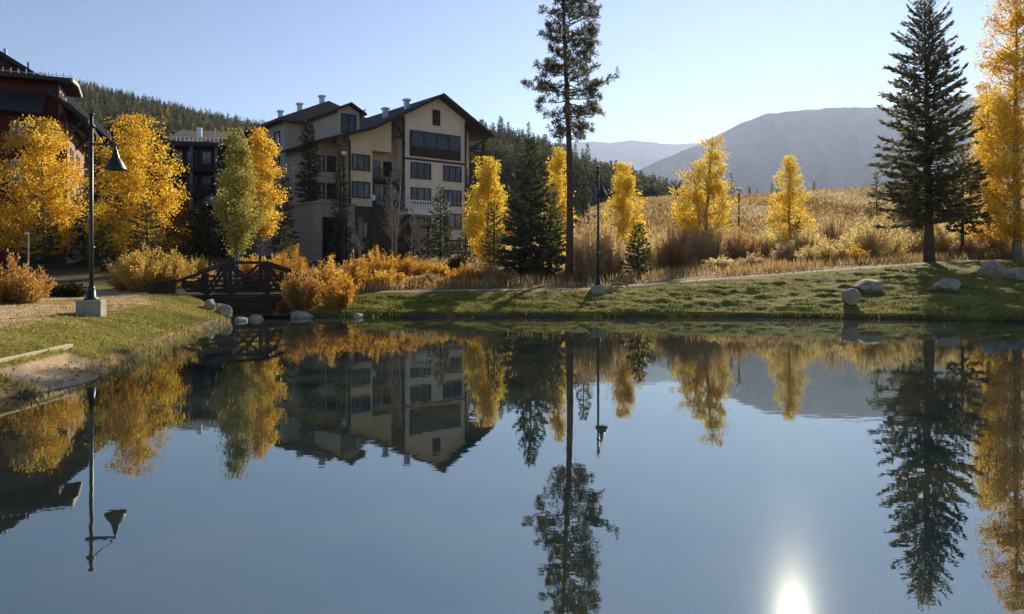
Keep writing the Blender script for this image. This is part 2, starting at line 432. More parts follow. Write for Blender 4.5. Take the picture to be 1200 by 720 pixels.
# ------------------------------------------------------------------ terrain
POND = np.array([(-7.4, 10.2), (-8.3, 8.0), (-7.0, 5.0), (-4.0, 2.8), (0, 2.0), (5, 2.0), (12, 4), (22, 9), (32, 16), (34, 22), (26, 23.6),
    (17.6, 25.0), (12, 26.0), (6, 26.6), (0, 26.6), (-4, 26.6), (-5.5, 26.6), (-7.3, 26.9), (-8.6, 27.7), (-8.9, 30), (-9.3, 36),
    (-13.2, 36), (-12.6, 30.6), (-11.6, 28.0), (-10.2, 25.9), (-9.45, 24.3), (-8.9, 21), (-8.4, 18), (-7.7, 15.2), (-7.25, 13.2), (-7.15, 11.8)])

def pond_sd(x, y):
    x = np.asarray(x, float); y = np.asarray(y, float)
    best = np.full(x.shape, 1e9); ins = np.zeros(x.shape, bool)
    n = len(POND)
    for i in range(n):
        x0, y0 = POND[i]; x1, y1 = POND[(i + 1) % n]
        dx, dy = x1 - x0, y1 - y0
        t = np.clip(((x - x0) * dx + (y - y0) * dy) / (dx * dx + dy * dy), 0, 1)
        best = np.minimum(best, np.hypot(x - x0 - t * dx, y - y0 - t * dy))
        c = (y0 > y) != (y1 > y)
        if dy != 0: ins ^= c & (x < dx * (y - y0) / dy + x0)
    return np.where(ins, -best, best)

CX = [-12, -6.4, 3.6, 11, 14.8, 22.2, 28, 60]
def yc(x): return np.interp(x, CX, [30.2, 30.2, 31.0, 33.5, 35.2, 38.2, 40.0, 48])
def zc(x): return np.interp(x, CX, [0.76, 0.78, 0.90, 1.38, 1.60, 2.02, 2.2, 3.0])
def ys(x): return np.interp(x, [-8, -6, 6, 12, 17.6, 26, 60], [26.8, 26.6, 26.6, 26.0, 25.0, 23.6, 20])

def ground(x, y):
    x = np.asarray(x, float); y = np.asarray(y, float)
    s = pond_sd(x, y) + 0.10 * vnoise(x * 1.3, y * 1.3, 5) + 0.05 * vnoise(x * 4, y * 4, 6)
    d = np.hypot(x, y)
    ang = np.where(y > 1, x / np.maximum(y, 1), np.where(x < 0, -9, 9))
    # land behind the far bank
    ef = zc(x) + 0.045 * (np.clip(y, yc(x), 75) - yc(x))
    hill = 8.8 * sstep(58, 150, d) * sstep(-0.02, 0.16, ang) + 2.0 * sstep(70, 160, d)
    hill = hill - 7.0 * sstep(160, 420, d) * sstep(-0.02, 0.16, ang)
    el = 0.72 + 0.012 * np.clip(-x - 11, 0, 40) + 0.035 * np.clip(y - 26, 0, 45)
    far = sstep(-13, -7, x) * sstep(20, 26, y)
    e = lerp(el, ef, far) + hill
    e = e + (0.5 + 0.5 * sstep(60, 120, d)) * fbm(x * 0.12, y * 0.12, 3) * 0.5 * sstep(1.5, 9, np.maximum(np.where(y > yc(x), y - yc(x), 0), np.where(y < 26, s, 0) * 0.3))
    bw = lerp(2.4, np.maximum(yc(x) - ys(x), 2.5), far)
    inl = sstep(-14.2, -12.4, x) * (1 - sstep(-8.9, -7.6, x)) * sstep(24.6, 26.5, y)
    bw = lerp(bw, 1.0, inl)
    t = np.clip(s / bw, 0, 1)
    prof = lerp(np.sin(t * math.pi / 2), t, 0.55)
    lum = (0.085 * vnoise(x * 0.7, y * 2.0, 21) + 0.05 * vnoise(x * 2.3, y * 4.6, 22) + 0.03 * vnoise(x * 5, y * 9, 23)) * far * sstep(0.1, 0.7, s) * (1 - sstep(0.75, 0.95, t))
    lum = lum + 0.018 * vnoise(x * 3, y * 3, 24) * (1 - far) * sstep(0.1, 1, s)
    land = 0.14 * sstep(0, 0.22, s) + (e - 0.14) * prof + lum
    # low sandy place beside the timber edging on the near bank
    sand = sand_mask(x, y)
    land = lerp(land, np.minimum(land, 0.03 + 0.22 * np.clip(s, 0, 2)), sand)
    wet = -0.02 - 0.5 * np.clip(-s, 0, 2.4)
    return np.where(s > 0, np.maximum(land, 0.012), wet)

def sand_mask(x, y):
    return sstep(11.0, 11.5, y) * (1 - sstep(12.9, 13.5, y)) * (1 - sstep(0.75, 0.92, pond_sd(x, y))) * sstep(-9.5, -8.6, x)

def g1(x, y): return float(ground(np.array([x]), np.array([y]))[0])

def make_ground():
    a_front = np.radians(np.linspace(-44, 44, 640))
    a_back = np.radians(np.linspace(44, 316, 110))[1:-1]
    ang = np.concatenate([a_front, a_back])
    r = np.concatenate([np.linspace(0.3, 9, 40), np.linspace(9, 22, 110)[1:], np.linspace(22, 41, 170)[1:], np.linspace(41, 80, 80)[1:],
                        np.geomspace(80, 11000, 80)[1:]])
    A, Rr = np.meshgrid(ang, r)
    x = Rr * np.sin(A); y = Rr * np.cos(A)
    z = ground(x, y)
    n, k = len(r), len(ang)
    idx = np.arange(n * k).reshape(n, k)
    a = idx[:-1]; b = idx[1:]
    fs = np.stack([np.roll(a, -1, 1), a, b, np.roll(b, -1, 1)], -1).reshape(-1, 4)[:, ::-1]
    s = pond_sd(x, y)
    far = sstep(-13, -7, x) * sstep(20, 26, y)
    t = (y - ys(x)) / np.maximum(yc(x) - ys(x), 1)
    lawn = far * (1 - sstep(0.9, 1.02, t)) + (1 - far) * (1 - sstep(1.2, 3.6, s)) * sstep(0.15, 0.5, s)
    tan = (1 - far) * sstep(1.6, 3.0, s) * (1 - sstep(9.5, 13, s)) * (1 - sstep(28, 31, y))
    tan = np.maximum(tan * (0.85 + 0.45 * vnoise(x * 0.35, y * 0.5, 41)), sand_mask(x, y) * 1.6)
    lawn = np.maximum(lawn, (1 - far) * sstep(0.8, 1.2, s) * 0.65) * (1 - sand_mask(x, y))
    soil = np.maximum((1 - sstep(0.0, 0.25, s)), sstep(29, 34, y) * (1 - sstep(-11, -7, x)) * (1 - sstep(60, 90, y)))
    soil = soil * (1 - sand_mask(x, y))
    pth = (1 - sstep(0.20, 0.34, np.abs(y - yc(x) - 0.1))) * sstep(-6.8, -6.0, x) * (1 - sstep(24, 28, x))
    V = np.stack([x, y, z], -1).reshape(-1, 3)
    o = mesh_np('ground', V, fs, ground_mat(), None, True, {'lawn': lawn.ravel(), 'tan': tan.ravel(), 'soil': soil.ravel(), 'path': pth.ravel()})
    tag(o, kind='structure')
make_ground()

# water sheet, trimmed to the pond and its banks
def make_water():
    n = len(POND); c = POND.mean(0)
    V = []
    for i in range(n):
        p0 = POND[i - 1]; p1 = POND[i]; p2 = POND[(i + 1) % n]
        t = p2 - p0; t = t / np.linalg.norm(t); nr = np.array((t[1], -t[0]))
        q = p1 + nr * 0.5
        if pond_sd(np.array([q[0]]), np.array([q[1]]))[0] < 0: q = p1 - nr * 0.5
        V.append((q[0], q[1], 0.0))
    me = bpy.data.meshes.new('water'); me.from_pydata(V, [], [tuple(range(n))]); me.update()
    if me.polygons[0].normal.z < 0: me.flip_normals()
    me.materials.append(water_mat())
    o = bpy.data.objects.new('water', me); COL.objects.link(o); tag(o, kind='structure')
make_water()

# ---- wooded hills and mountains (angles are pixels of the photograph's row)
def ridge_sheet(name, px0, px1, npx, dists, zfun, mat):
    px = np.linspace(px0, px1, npx)
    P, D = np.meshgrid(px, dists)
    x = (P - 600) / F * D; y = D
    z = zfun(P, D)
    n, k = P.shape
    idx = np.arange(n * k).reshape(n, k)
    fs = np.stack([idx[:-1, :-1], idx[:-1, 1:], idx[1:, 1:], idx[1:, :-1]], -1).reshape(-1, 4)
    o = mesh_np(name, np.stack([x, y, z], -1).reshape(-1, 3), fs, mat, None, True)
    return tag(o, kind='structure')

HPX = [-900, -300, 60, 100, 150, 200, 250, 300, 350, 430, 520, 560, 600, 640, 665, 700, 740, 770, 790, 830, 870, 920]
HTY = [40, 62, 88, 95, 107, 119, 131, 141, 150, 152, 144, 139, 146, 160, 173, 184, 195, 207, 219, 232, 240, 250]
def hill_D(px): return np.interp(px, [380, 600], [620, 330])
def hill_z(px, d):
    D = hill_D(px)
    zr = EYE + (HY - np.interp(px, HPX, HTY)) / F * D - np.interp(px, [380, 600], [13, 14])
    z0 = 4.0
    t = np.clip((d - 130) / (D - 130), 0, 1)
    z = z0 + (zr - z0) * t
    z = z - np.clip(d - D, 0, None) * 0.25
    z = z + fbm(px * 0.02, d * 0.012, 9) * 6 * t * (1 - t) * 4 * 0.5
    return z
ridge_sheet('wooded_hill', -900, 930, 220, np.concatenate([np.linspace(125, 640, 60), np.linspace(660, 1000, 8)]), hill_z,
            hill_mat('hill floor', (0.03, 0.034, 0.018), (0.055, 0.055, 0.028), (0.11, 0.09, 0.045), 0.02))

def mount(name, px0, px1, D, depth, prof, seed, mat):
    pp = [p for p, _ in prof]; yy = [q for _, q in prof]
    def zf(px, d):
        zr = EYE + (HY - np.interp(px, pp, yy)) / F * D
        t = (d - (D - depth)) / depth
        up = np.clip(t, 0, 1)
        z = -20 + (zr + 20) * (up ** 0.85)
        z = np.where(t > 1, zr * (1 - (t - 1) * 0.8), z)
        rel = fbm(px / 60.0, d / (depth * 0.35), seed, 5)
        rel2 = np.abs(fbm(px / 45.0 + d / depth * 1.3, d / (depth * 0.9), seed + 50, 4))
        return z + (rel * 0.14 - rel2 * 0.44) * zr * np.clip(1 - np.abs(t - 0.5) * 2, 0, 1) + zr * 0.004 * vnoise(px / 6, d * 0 + seed, seed)
    o = ridge_sheet(name, px0, px1, 420, np.linspace(D - depth, D + depth * 0.7, 70), zf, mat)
mm = hill_mat('wooded mountain side', (0.03, 0.036, 0.02), (0.065, 0.06, 0.035), (0.15, 0.115, 0.065), 0.004)
mount('mountain', 300, 1500, 7600, 2600, [(300, 190), (560, 172), (640, 168), (690, 165), (715, 166), (740, 164), (760, 165), (785, 168), (815, 167), (850, 176), (1000, 190), (1500, 180)], 3, mm)
mount('mountain', 660, 2600, 4200, 2000, [(660, 250), (700, 222), (745, 200), (775, 186), (800, 176), (825, 166), (850, 152), (875, 140), (900, 132), (930, 129), (960, 127), (1000, 124), (1040, 124), (1100, 116), (1200, 106), (1300, 100), (1500, 110), (2600, 150)], 8, mm)
mount('mountain', 700, 1500, 3300, 1100, [(700, 262), (745, 232), (790, 214), (830, 198), (870, 187), (900, 185), (940, 192), (1000, 206), (1060, 214), (1150, 205), (1300, 200), (1500, 215)], 15, mm)

# haze over the valley
HAZE = 0.00006
def make_haze():
    m, nt, out = new_mat('haze')
    v = N(nt, 'ShaderNodeVolumePrincipled')
    v.inputs['Density'].default_value = HAZE
    v.inputs['Color'].default_value = (0.55, 0.68, 1.0, 1)
    v.inputs['Anisotropy'].default_value = 0.46
    nt.links.new(v.outputs[0], out.inputs['Volume'])
    o = MB().box(-9500, 14000, -400, 13500, -760, 1500).build('haze', m)
    tag(o, kind='stuff')
    o.visible_shadow = True
make_haze()

# ------------------------------------------------------------------ plants
def leaf_cards(P, U, size, width, rng, flat=0.0):
    """a rhombic leaf at each point P, growing along unit U"""
    n = len(P)
    W = rng.normal(size=(n, 3)); W[:, 2] *= (1 - flat)
    W = W - U * (W * U).sum(1, keepdims=True)
    W /= np.linalg.norm(W, axis=1, keepdims=True) + 1e-9
    s = np.asarray(size).reshape(-1, 1) * np.ones((n, 1)); wd = np.asarray(width).reshape(-1, 1) * np.ones((n, 1))
    V = np.empty((n, 4, 3))
    V[:, 0] = P; V[:, 1] = P + U * s * 0.5 - W * wd * 0.5; V[:, 2] = P + U * s; V[:, 3] = P + U * s * 0.5 + W * wd * 0.5
    return V.reshape(-1, 3), np.arange(n * 4).reshape(n, 4)

def unit(a): return a / (np.linalg.norm(a, axis=-1, keepdims=True) + 1e-9)

def aspen_mesh(H, R, cb, seed, nleaf=12000, leaf=0.15, shape='oval', nb=54, stems=1, sigma=0.22, gap=0.4, rise=1.15):
    """returns (limbs MB, leaf verts, leaf faces, tint). cb: height at which the crown starts"""
    rng = np.random.default_rng(seed); rd = random.Random(seed)
    mb = MB()
    brs = []
    for st in range(stems):
        ox, oy = (0, 0) if stems == 1 else (rng.normal() * 0.35, rng.normal() * 0.35)
        tx, ty = rng.normal(size=2) * R * (0.08 if stems == 1 else 0.3)
        hh = H * (1 if st == 0 else rng.uniform(0.72, 0.95))
        n = 9
        tr = [np.array((ox + (tx - ox) * (i / (n - 1)) ** 1.3 + rng.normal() * 0.05 * (i > 0), oy + (ty - oy) * (i / (n - 1)) ** 1.3 + rng.normal() * 0.05 * (i > 0), hh * 0.97 * i / (n - 1))) for i in range(n)]
        r0 = 0.05 + H * 0.0105 / (1 if stems == 1 else 1.5)
        mb.tube(tr, [r0 * (1.25 if i == 0 else 1) * (1 - 0.93 * i / (n - 1)) + 0.008 for i in range(n)], 7)
        tz = np.array([p[2] for p in tr]); txy = np.array(tr)
        for b in range(nb // stems):
            u = (b + rd.random()) / (nb // stems)
            z = cb * 0.92 + (hh * 0.985 - cb * 0.92) * u
            s = (z - cb) / (H - cb)
            s = min(max(s, 0.0), 1.0)
            if shape == 'oval': e = math.sin(math.pi * min(1, (0.16 + 0.80 * s)) ** 0.85) ** 0.62
            elif shape == 'cone': e = 1.15 * (1 - s) ** 0.75 * min(1, 0.80 + s * 4) + 0.05
            elif shape == 'tear': e = min(1, (0.30 + s * 2.6)) * (1 if s < 0.27 else ((1 - s) / 0.73) ** 0.68) + 0.04
            else: e = (1 - s ** 2.2) ** 0.6 * min(1, 0.6 + 1.6 * s)
            Lh = R * e * rng.uniform(0.80, 1.08)
            az = b * 2.39996 + rng.normal() * 0.5
            up = rise * rng.uniform(0.45, 1.1)
            zs = max(z - Lh * up * 0.75, cb * 0.75)
            base = np.array([np.interp(zs, tz, txy[:, 0]), np.interp(zs, tz, txy[:, 1]), zs])
            end = np.array([base[0] + math.cos(az) * Lh, base[1] + math.sin(az) * Lh, min(z + rng.normal() * 0.15, H)])
            mid = (base + end) / 2 + np.array((math.cos(az) * Lh * .1, math.sin(az) * Lh * .1, -0.06 * Lh))
            mb.tube([base, mid, end], [0.012 + 0.016 * Lh, 0.010 + 0.008 * Lh, 0.006], 4, cap=False)
            brs.append((base, mid, end, Lh))
    B = np.array([b[0] for b in brs]); Mi = np.array([b[1] for b in brs]); E = np.array([b[2] for b in brs]); Ln = np.array([b[3] for b in brs])
    # clumps along the branches
    nc = int(len(brs) * 9)
    bi = rng.choice(len(brs), nc, p=(Ln + 0.25) / (Ln + 0.25).sum())
    t = (rng.uniform(0.06, 1.12, nc) ** 0.85)[:, None]
    C = (1 - t) ** 2 * B[bi] + 2 * t * (1 - t) * Mi[bi] + t * t * E[bi]
    C += rng.normal(size=C.shape) * min(0.11 * R, 0.07 * R + 0.06)
    wgt = rng.uniform(0, 1, nc) ** 1.3 + 0.12
    bw_ = rng.uniform(size=len(brs)) < gap * 0.35
    wgt[bw_[bi]] *= 0.12
    ctint = rng.uniform(0, 1, nc)
    ci = rng.choice(nc, nleaf, p=wgt / wgt.sum())
    P = C[ci] + rng.normal(size=(nleaf, 3)) * sigma * np.array((1, 1, 0.9))
    P[:, 2] = np.maximum(P[:, 2], cb * 0.7)
    # clip to the height of the tree
    over = P[:, 2] > H; P[over, 2] = H - rng.uniform(0, 0.4, over.sum())
    U = unit(rng.normal(size=(nleaf, 3)) + np.array((0, 0, -0.4)))
    V, Fc = leaf_cards(P, U, leaf * rng.uniform(0.7, 1.25, nleaf), leaf * 0.85 * rng.uniform(0.7, 1.2, nleaf), rng)
    tint = np.clip(0.72 * ctint[ci] + 0.28 * rng.uniform(0, 1, nleaf), 0, 1)
    return mb, V, Fc, np.repeat(tint, 4)

def plant_tree(name, label, cat, x, y, meshf, leafmat, barkmat, group=None, rz=0.0, sink=0.06):
    t = thing(name, label, cat, (x, y, g1(x, y) - sink), rz, group)
    mb, V, Fc, tint = meshf
    mb.build('trunk', barkmat, t, True)
    mesh_np('crown', V, Fc, leafmat, t, False, {'tint': tint})
    return t

def aspen(label, px, d, top, hw, cbot, seed, mat, group='aspens around the pond', **kw):
    x = X(px, d); g = g1(x, d)
    H = Z(top, d) - g; R = hw / F * d; cb = max(Z(cbot, d) - g, 0.6)
    return plant_tree('aspen_tree', label, 'tree', x, d, aspen_mesh(H, R, cb, seed, **kw), M[mat], M['bark_aspen'], group)

def spruce_mesh(H, R, clear, seed, spacing=0.24, per=7, step=0.085, tl=0.36, tw=0.115, power=0.8, droop=0.35, r0=None, ragged=0.25, lean=0.0):
    rng = np.random.default_rng(seed)
    mb = MB()
    r0 = r0 or (0.04 + H * 0.0105)
    n = 9
    mb.tube([(lean * (i / (n - 1)), 0.03 * rng.normal() * (0 < i < n - 1), H * i / (n - 1)) for i in range(n)], [r0 * (1.2 if i == 0 else 1) * (1 - 0.96 * i / (n - 1)) + 0.006 for i in range(n)], 8)
    zs = np.arange(clear, H - 0.1, spacing)
    Pz, Az, Ln, Sl = [], [], [], []
    for i, z in enumerate(zs):
        t = (z - clear) / (H - clear)
        k = per + (rng.uniform() < 0.5)
        for j in range(k):
            env = (1 - t) ** power * min(1.0, 0.72 + t * 3.0)
            L = R * env * rng.uniform(1 - ragged * 1.7, 1 + ragged * 0.6) + 0.10
            if rng.uniform() < 0.12: L *= rng.uniform(0.4, 0.8)
            Pz.append(z + rng.normal() * spacing * 0.4); Az.append(j * 2 * math.pi / k + i * 1.3 + rng.normal() * 0.3)
            Ln.append(L); Sl.append(lerp(-droop, 0.55, t ** 1.3) + rng.normal() * 0.1)
    Pz, Az, Ln, Sl = map(np.array, (Pz, Az, Ln, Sl))
    for i in range(0, len(Pz)):
        if Ln[i] > 0.35:
            o = np.array((0, 0, Pz[i])); dr = np.array((math.cos(Az[i]), math.sin(Az[i]), 0))
            pts = [o + dr * Ln[i] * s + np.array((0, 0, Sl[i] * s * Ln[i] + 0.22 * s * s * Ln[i])) for s in (0, 0.5, 0.96)]
            mb.tube(pts, [0.012 + 0.012 * Ln[i], 0.008 + 0.006 * Ln[i], 0.004], 3, cap=False)
    cnt = np.maximum((Ln / step).astype(int), 3)
    bi = np.repeat(np.arange(len(Ln)), cnt * 2)
    m = len(bi)
    s = rng.uniform(0.10, 1.0, m) ** 0.8
    keep = rng.uniform(size=m) < (0.55 + 0.45 * s)
    bi, s = bi[keep], s[keep]; m = len(bi)
    dr = np.stack([np.cos(Az[bi]), np.sin(Az[bi]), np.zeros(m)], -1)
    sd = np.stack([-np.sin(Az[bi]), np.cos(Az[bi]), np.zeros(m)], -1)
    L = Ln[bi]
    P = dr * (s * L)[:, None]; P[:, 2] = Pz[bi] + Sl[bi] * s * L + 0.22 * s * s * L
    P[:, 0] += lean * P[:, 2] / H
    side = rng.choice([-1, 1], m)[:, None] * rng.uniform(0.1, 1.0, (m, 1)) * (1.1 - 0.6 * s[:, None])
    U = unit(dr * 0.75 + sd * side + np.stack([np.zeros(m), np.zeros(m), Sl[bi] + 0.44 * s + rng.normal(size=m) * 0.30 - 0.12], -1))
    ln = tl * rng.uniform(0.6, 1.2, m) * np.clip(0.55 + 0.28 * L, 0.45, 1.25)
    V, Fc = leaf_cards(P, U, ln, tw * rng.uniform(0.7, 1.4, m) * np.clip(0.6 + 0.25 * L, 0.5, 1.2), rng)
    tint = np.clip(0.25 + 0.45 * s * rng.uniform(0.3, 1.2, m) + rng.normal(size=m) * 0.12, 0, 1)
    return mb, V, Fc, np.repeat(tint, 4)

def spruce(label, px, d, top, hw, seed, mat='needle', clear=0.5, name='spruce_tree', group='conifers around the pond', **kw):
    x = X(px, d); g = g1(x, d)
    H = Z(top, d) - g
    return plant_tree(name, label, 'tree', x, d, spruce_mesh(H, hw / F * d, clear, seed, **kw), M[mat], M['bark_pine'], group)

def lodgepole_mesh(H, R, c0, seed):
    rng = np.random.default_rng(seed)
    mb = MB(); n = 12
    r0 = 0.205
    mb.tube([(0.10 * math.sin(i * 0.5) - 0.02 * i, 0.05 * math.sin(i * 0.9), H * i / (n - 1)) for i in range(n)], [r0 * (1.18 if i == 0 else 1) * (1 - 0.80 * i / (n - 1)) for i in range(n)], 10)
    ends = []
    nb = 112
    for b in range(nb):
        u = (b + rng.uniform()) / nb
        z = c0 + (H - 0.1 - c0) * u
        env = (0.5 + 2.6 * u if u < 0.2 else 1.02 - 0.85 * ((u - 0.2) / 0.8) ** 1.1)
        L = R * env * rng.uniform(0.5, 1.08)
        az = b * 2.39996 + rng.normal() * 0.6
        sl = lerp(-0.30, 0.5, u) + rng.normal() * 0.18
        dr = np.array((math.cos(az), math.sin(az), 0)); sd = np.array((-math.sin(az), math.cos(az), 0))
        o = np.array((0, 0, z))
        bend = rng.normal() * 0.12
        f = lambda s: o + dr * L * s + sd * bend * L * s * s + np.array((0, 0, (sl * s + 0.22 * s * s) * L))
        mb.tube([f(0), f(0.35), f(0.7), f(1.0)], [0.018 + 0.012 * L, 0.014 + 0.008 * L, 0.012, 0.006], 4, cap=False)
        for k in range(int(4 + L * 7)):
            s = rng.uniform(0.30, 1.0) ** 0.75
            p = f(s); q = p + sd * rng.choice([-1, 1]) * rng.uniform(0.08, 0.45) * (1.15 - 0.5 * s) + dr * rng.uniform(0, 0.2) + np.array((0, 0, rng.uniform(-0.1, 0.22)))
            if k % 2 == 0: mb.tube([p, q], [0.008, 0.004], 3, cap=False)
            ends.append((q, unit(q - p + np.array((0, 0, 0.05)))))
        ends.append((f(1.0), dr))
    # short dead stubs low on the trunk
    for b in range(26):
        z = rng.uniform(c0 * 0.22, c0 * 1.02); az = rng.uniform(0, 6.28); L = rng.uniform(0.15, 0.8)
        mb.tube([(0, 0, z), (math.cos(az) * L, math.sin(az) * L, z - 0.25 * L)], [0.016, 0.005], 3, cap=False)
    C = np.array([e[0] for e in ends]); D0 = np.array([e[1] for e in ends])
    per = 17
    P = np.repeat(C, per, 0) + rng.normal(size=(len(C) * per, 3)) * 0.05
    U = unit(rng.normal(size=P.shape) + np.repeat(D0, per, 0) * 0.9 + np.array((0, 0, 0.25)))
    V, Fc = leaf_cards(P, U, rng.uniform(0.12, 0.24, len(P)), 0.046 * rng.uniform(0.7, 1.3, len(P)), rng)
    tint = np.clip(np.repeat(rng.uniform(0, 0.8, len(C)), per) + rng.normal(size=len(P)) * 0.15, 0, 1)
    return mb, V, Fc, np.repeat(tint, 4)

def willow_mesh(seed, nst=150, nleaf=5200, spread=1.1, leaf=0.11, density_up=0.8):
    """a shrub of unit height and unit half width"""
    rng = np.random.default_rng(seed); mb = MB()
    C0, C1, C2, Ln = [], [], [], []
    K = 6
    cen = []
    for k in range(K):
        az = 2 * math.pi * (k + rng.uniform(-0.3, 0.3)) / (K - 1); rr = 0 if k == 0 else rng.uniform(0.30, 0.62)
        cen.append((math.cos(az) * rr, math.sin(az) * rr, 1.0 if k == 0 else rng.uniform(0.55, 0.98), 0.5 if k == 0 else rng.uniform(0.32, 0.46)))
    for i in range(nst):
        cx, cy, ch, cr = cen[i % K]
        az = rng.uniform(0, 2 * math.pi); rr = rng.uniform(0, 1) ** 0.7
        b = np.array((cx * 0.7 + math.cos(az) * rr * 0.12, cy * 0.7 + math.sin(az) * rr * 0.12, 0))
        reach = rr * cr * spread * rng.uniform(0.7, 1.35)
        h = ch * (1 - 0.38 * rr ** 2) * (rng.uniform(0.72, 1.08) if rng.uniform() < 0.7 else rng.uniform(0.25, 0.7))
        a2 = az + rng.normal() * 0.35
        e = np.array((cx + math.cos(a2) * reach, cy + math.sin(a2) * reach, h))
        m_ = b * 0.6 + e * 0.4 + np.array((0, 0, h * 0.10))
        C0.append(b); C1.append(m_); C2.append(e)
        mb.tube([b, (b + 2 * m_ + e) / 4, e], [0.009, 0.006, 0.002], 3, cap=False)
    C0, C1, C2 = map(np.array, (C0, C1, C2))
    si = rng.integers(0, nst, nleaf)
    t = (rng.uniform(0.02, 1.0, nleaf) ** density_up)[:, None]
    P = (1 - t) ** 2 * C0[si] + 2 * t * (1 - t) * C1[si] + t * t * C2[si]
    T = unit(2 * (1 - t) * (C1[si] - C0[si]) + 2 * t * (C2[si] - C1[si]))
    P = P + rng.normal(size=P.shape) * np.array((0.032, 0.032, 0.03))
    P[:, 2] = np.maximum(P[:, 2], 0.02)
    U = unit(T * 0.9 + rng.normal(size=P.shape) * 0.7)
    V, Fc = leaf_cards(P, U, leaf * rng.uniform(0.6, 1.2, nleaf), leaf * 0.40 * rng.uniform(0.7, 1.3, nleaf), rng)
    stint = rng.uniform(0, 1, nst)
    tint = np.clip(0.62 * stint[si] + 0.22 * rng.uniform(0, 1, nleaf) + 0.16 * t[:, 0], 0, 1)
    return mb, V, Fc, np.repeat(tint, 4)

W_SHAPES = {}
def willow(label, px, d, top, hw, mat, seed, group='willow shrubs around the pond', name='willow_shrub', **kw):
    x = X(px, d); g = g1(x, d)
    k_ = 1.2 if d > 40 and px > 600 else 1.05; H = (Z(top, d) - g) * k_; R = hw / F * d * k_
    t = thing(name, label, 'shrub', (x, d, g - 0.04), random.Random(seed).uniform(0, 6.28), group)
    area = H * R
    mb, V, Fc, tint = willow_mesh(seed, kw.pop('nst', 170), int(kw.pop('dens', 1.0) * (0.7 if d > 36 else 0.9) * min(22000, 5000 + 4200 * area)), leaf=0.105 / max(0.6, (H * R) ** 0.5), **kw)
    mb.v = [(a * R, b * R, c * H) for a, b, c in mb.v]
    mb.build('stems', M['twig'], t, False)
    V = V * np.array((R, R, H))
    mesh_np('foliage', V, Fc, M[mat], t, False, {'tint': tint})
    return t

# ------------------------------------------------------------------ buildings
def window(parent, x0, x1, z0, z1, y, cols=3, face='front', frame='trim', rows=1, fw=0.09, arch=None):
    """framed window standing in a wall whose outer face is at y (front) or at x = y (left/right side)"""
    f = MB(); p = MB()
    def bx(m, a0, a1, d0, d1, b0, b1):
        if face == 'front': m.box(a0, a1, y - d1, y - d0, b0, b1)
        elif face == 'left': m.box(y - d1, y - d0, a0, a1, b0, b1)
        else: m.box(y + d0, y + d1, a0, a1, b0, b1)
    D = 0.11
    bx(f, x0, x1, 0.002, D, z1 - fw, z1); bx(f, x0 - 0.04, x1 + 0.04, 0.002, D + 0.04, z0, z0 + fw)
    bx(f, x0, x0 + fw, 0.002, D, z0 + fw, z1 - fw); bx(f, x1 - fw, x1, 0.002, D, z0 + fw, z1 - fw)
    for i in range(1, cols):
        c = x0 + (x1 - x0) * i / cols
        bx(f, c - 0.035, c + 0.035, 0.002, D - 0.03, z0 + fw, z1 - fw)
    for j in range(1, rows):
        c = z0 + (z1 - z0) * j / rows + 0.12
        bx(f, x0 + fw, x1 - fw, 0.004, D - 0.045, c - 0.025, c + 0.025)
    fo = f.build('window', M[frame], parent)
    bx(p, x0 + 0.02, x1 - 0.02, 0.003, 0.035, z0 + 0.02, z1 - 0.02)
    p.build('pane', M['glass'], fo)
    return fo

def railing(parent, name, p, q, h, mat, n, pw=0.05, rail=0.07):
    m = MB(); p = np.array(p, float); q = np.array(q, float)
    m.bar(p + (0, 0, h), q + (0, 0, h), rail, rail); m.bar(p + (0, 0, 0.12), q + (0, 0, 0.12), rail * .8, rail * .8)
    for i in range(n + 1):
        a = p + (q - p) * i / n
        m.bar(a, a + (0, 0, h - rail / 2 - 0.002), pw, pw)
    return m.build(name, mat, parent)

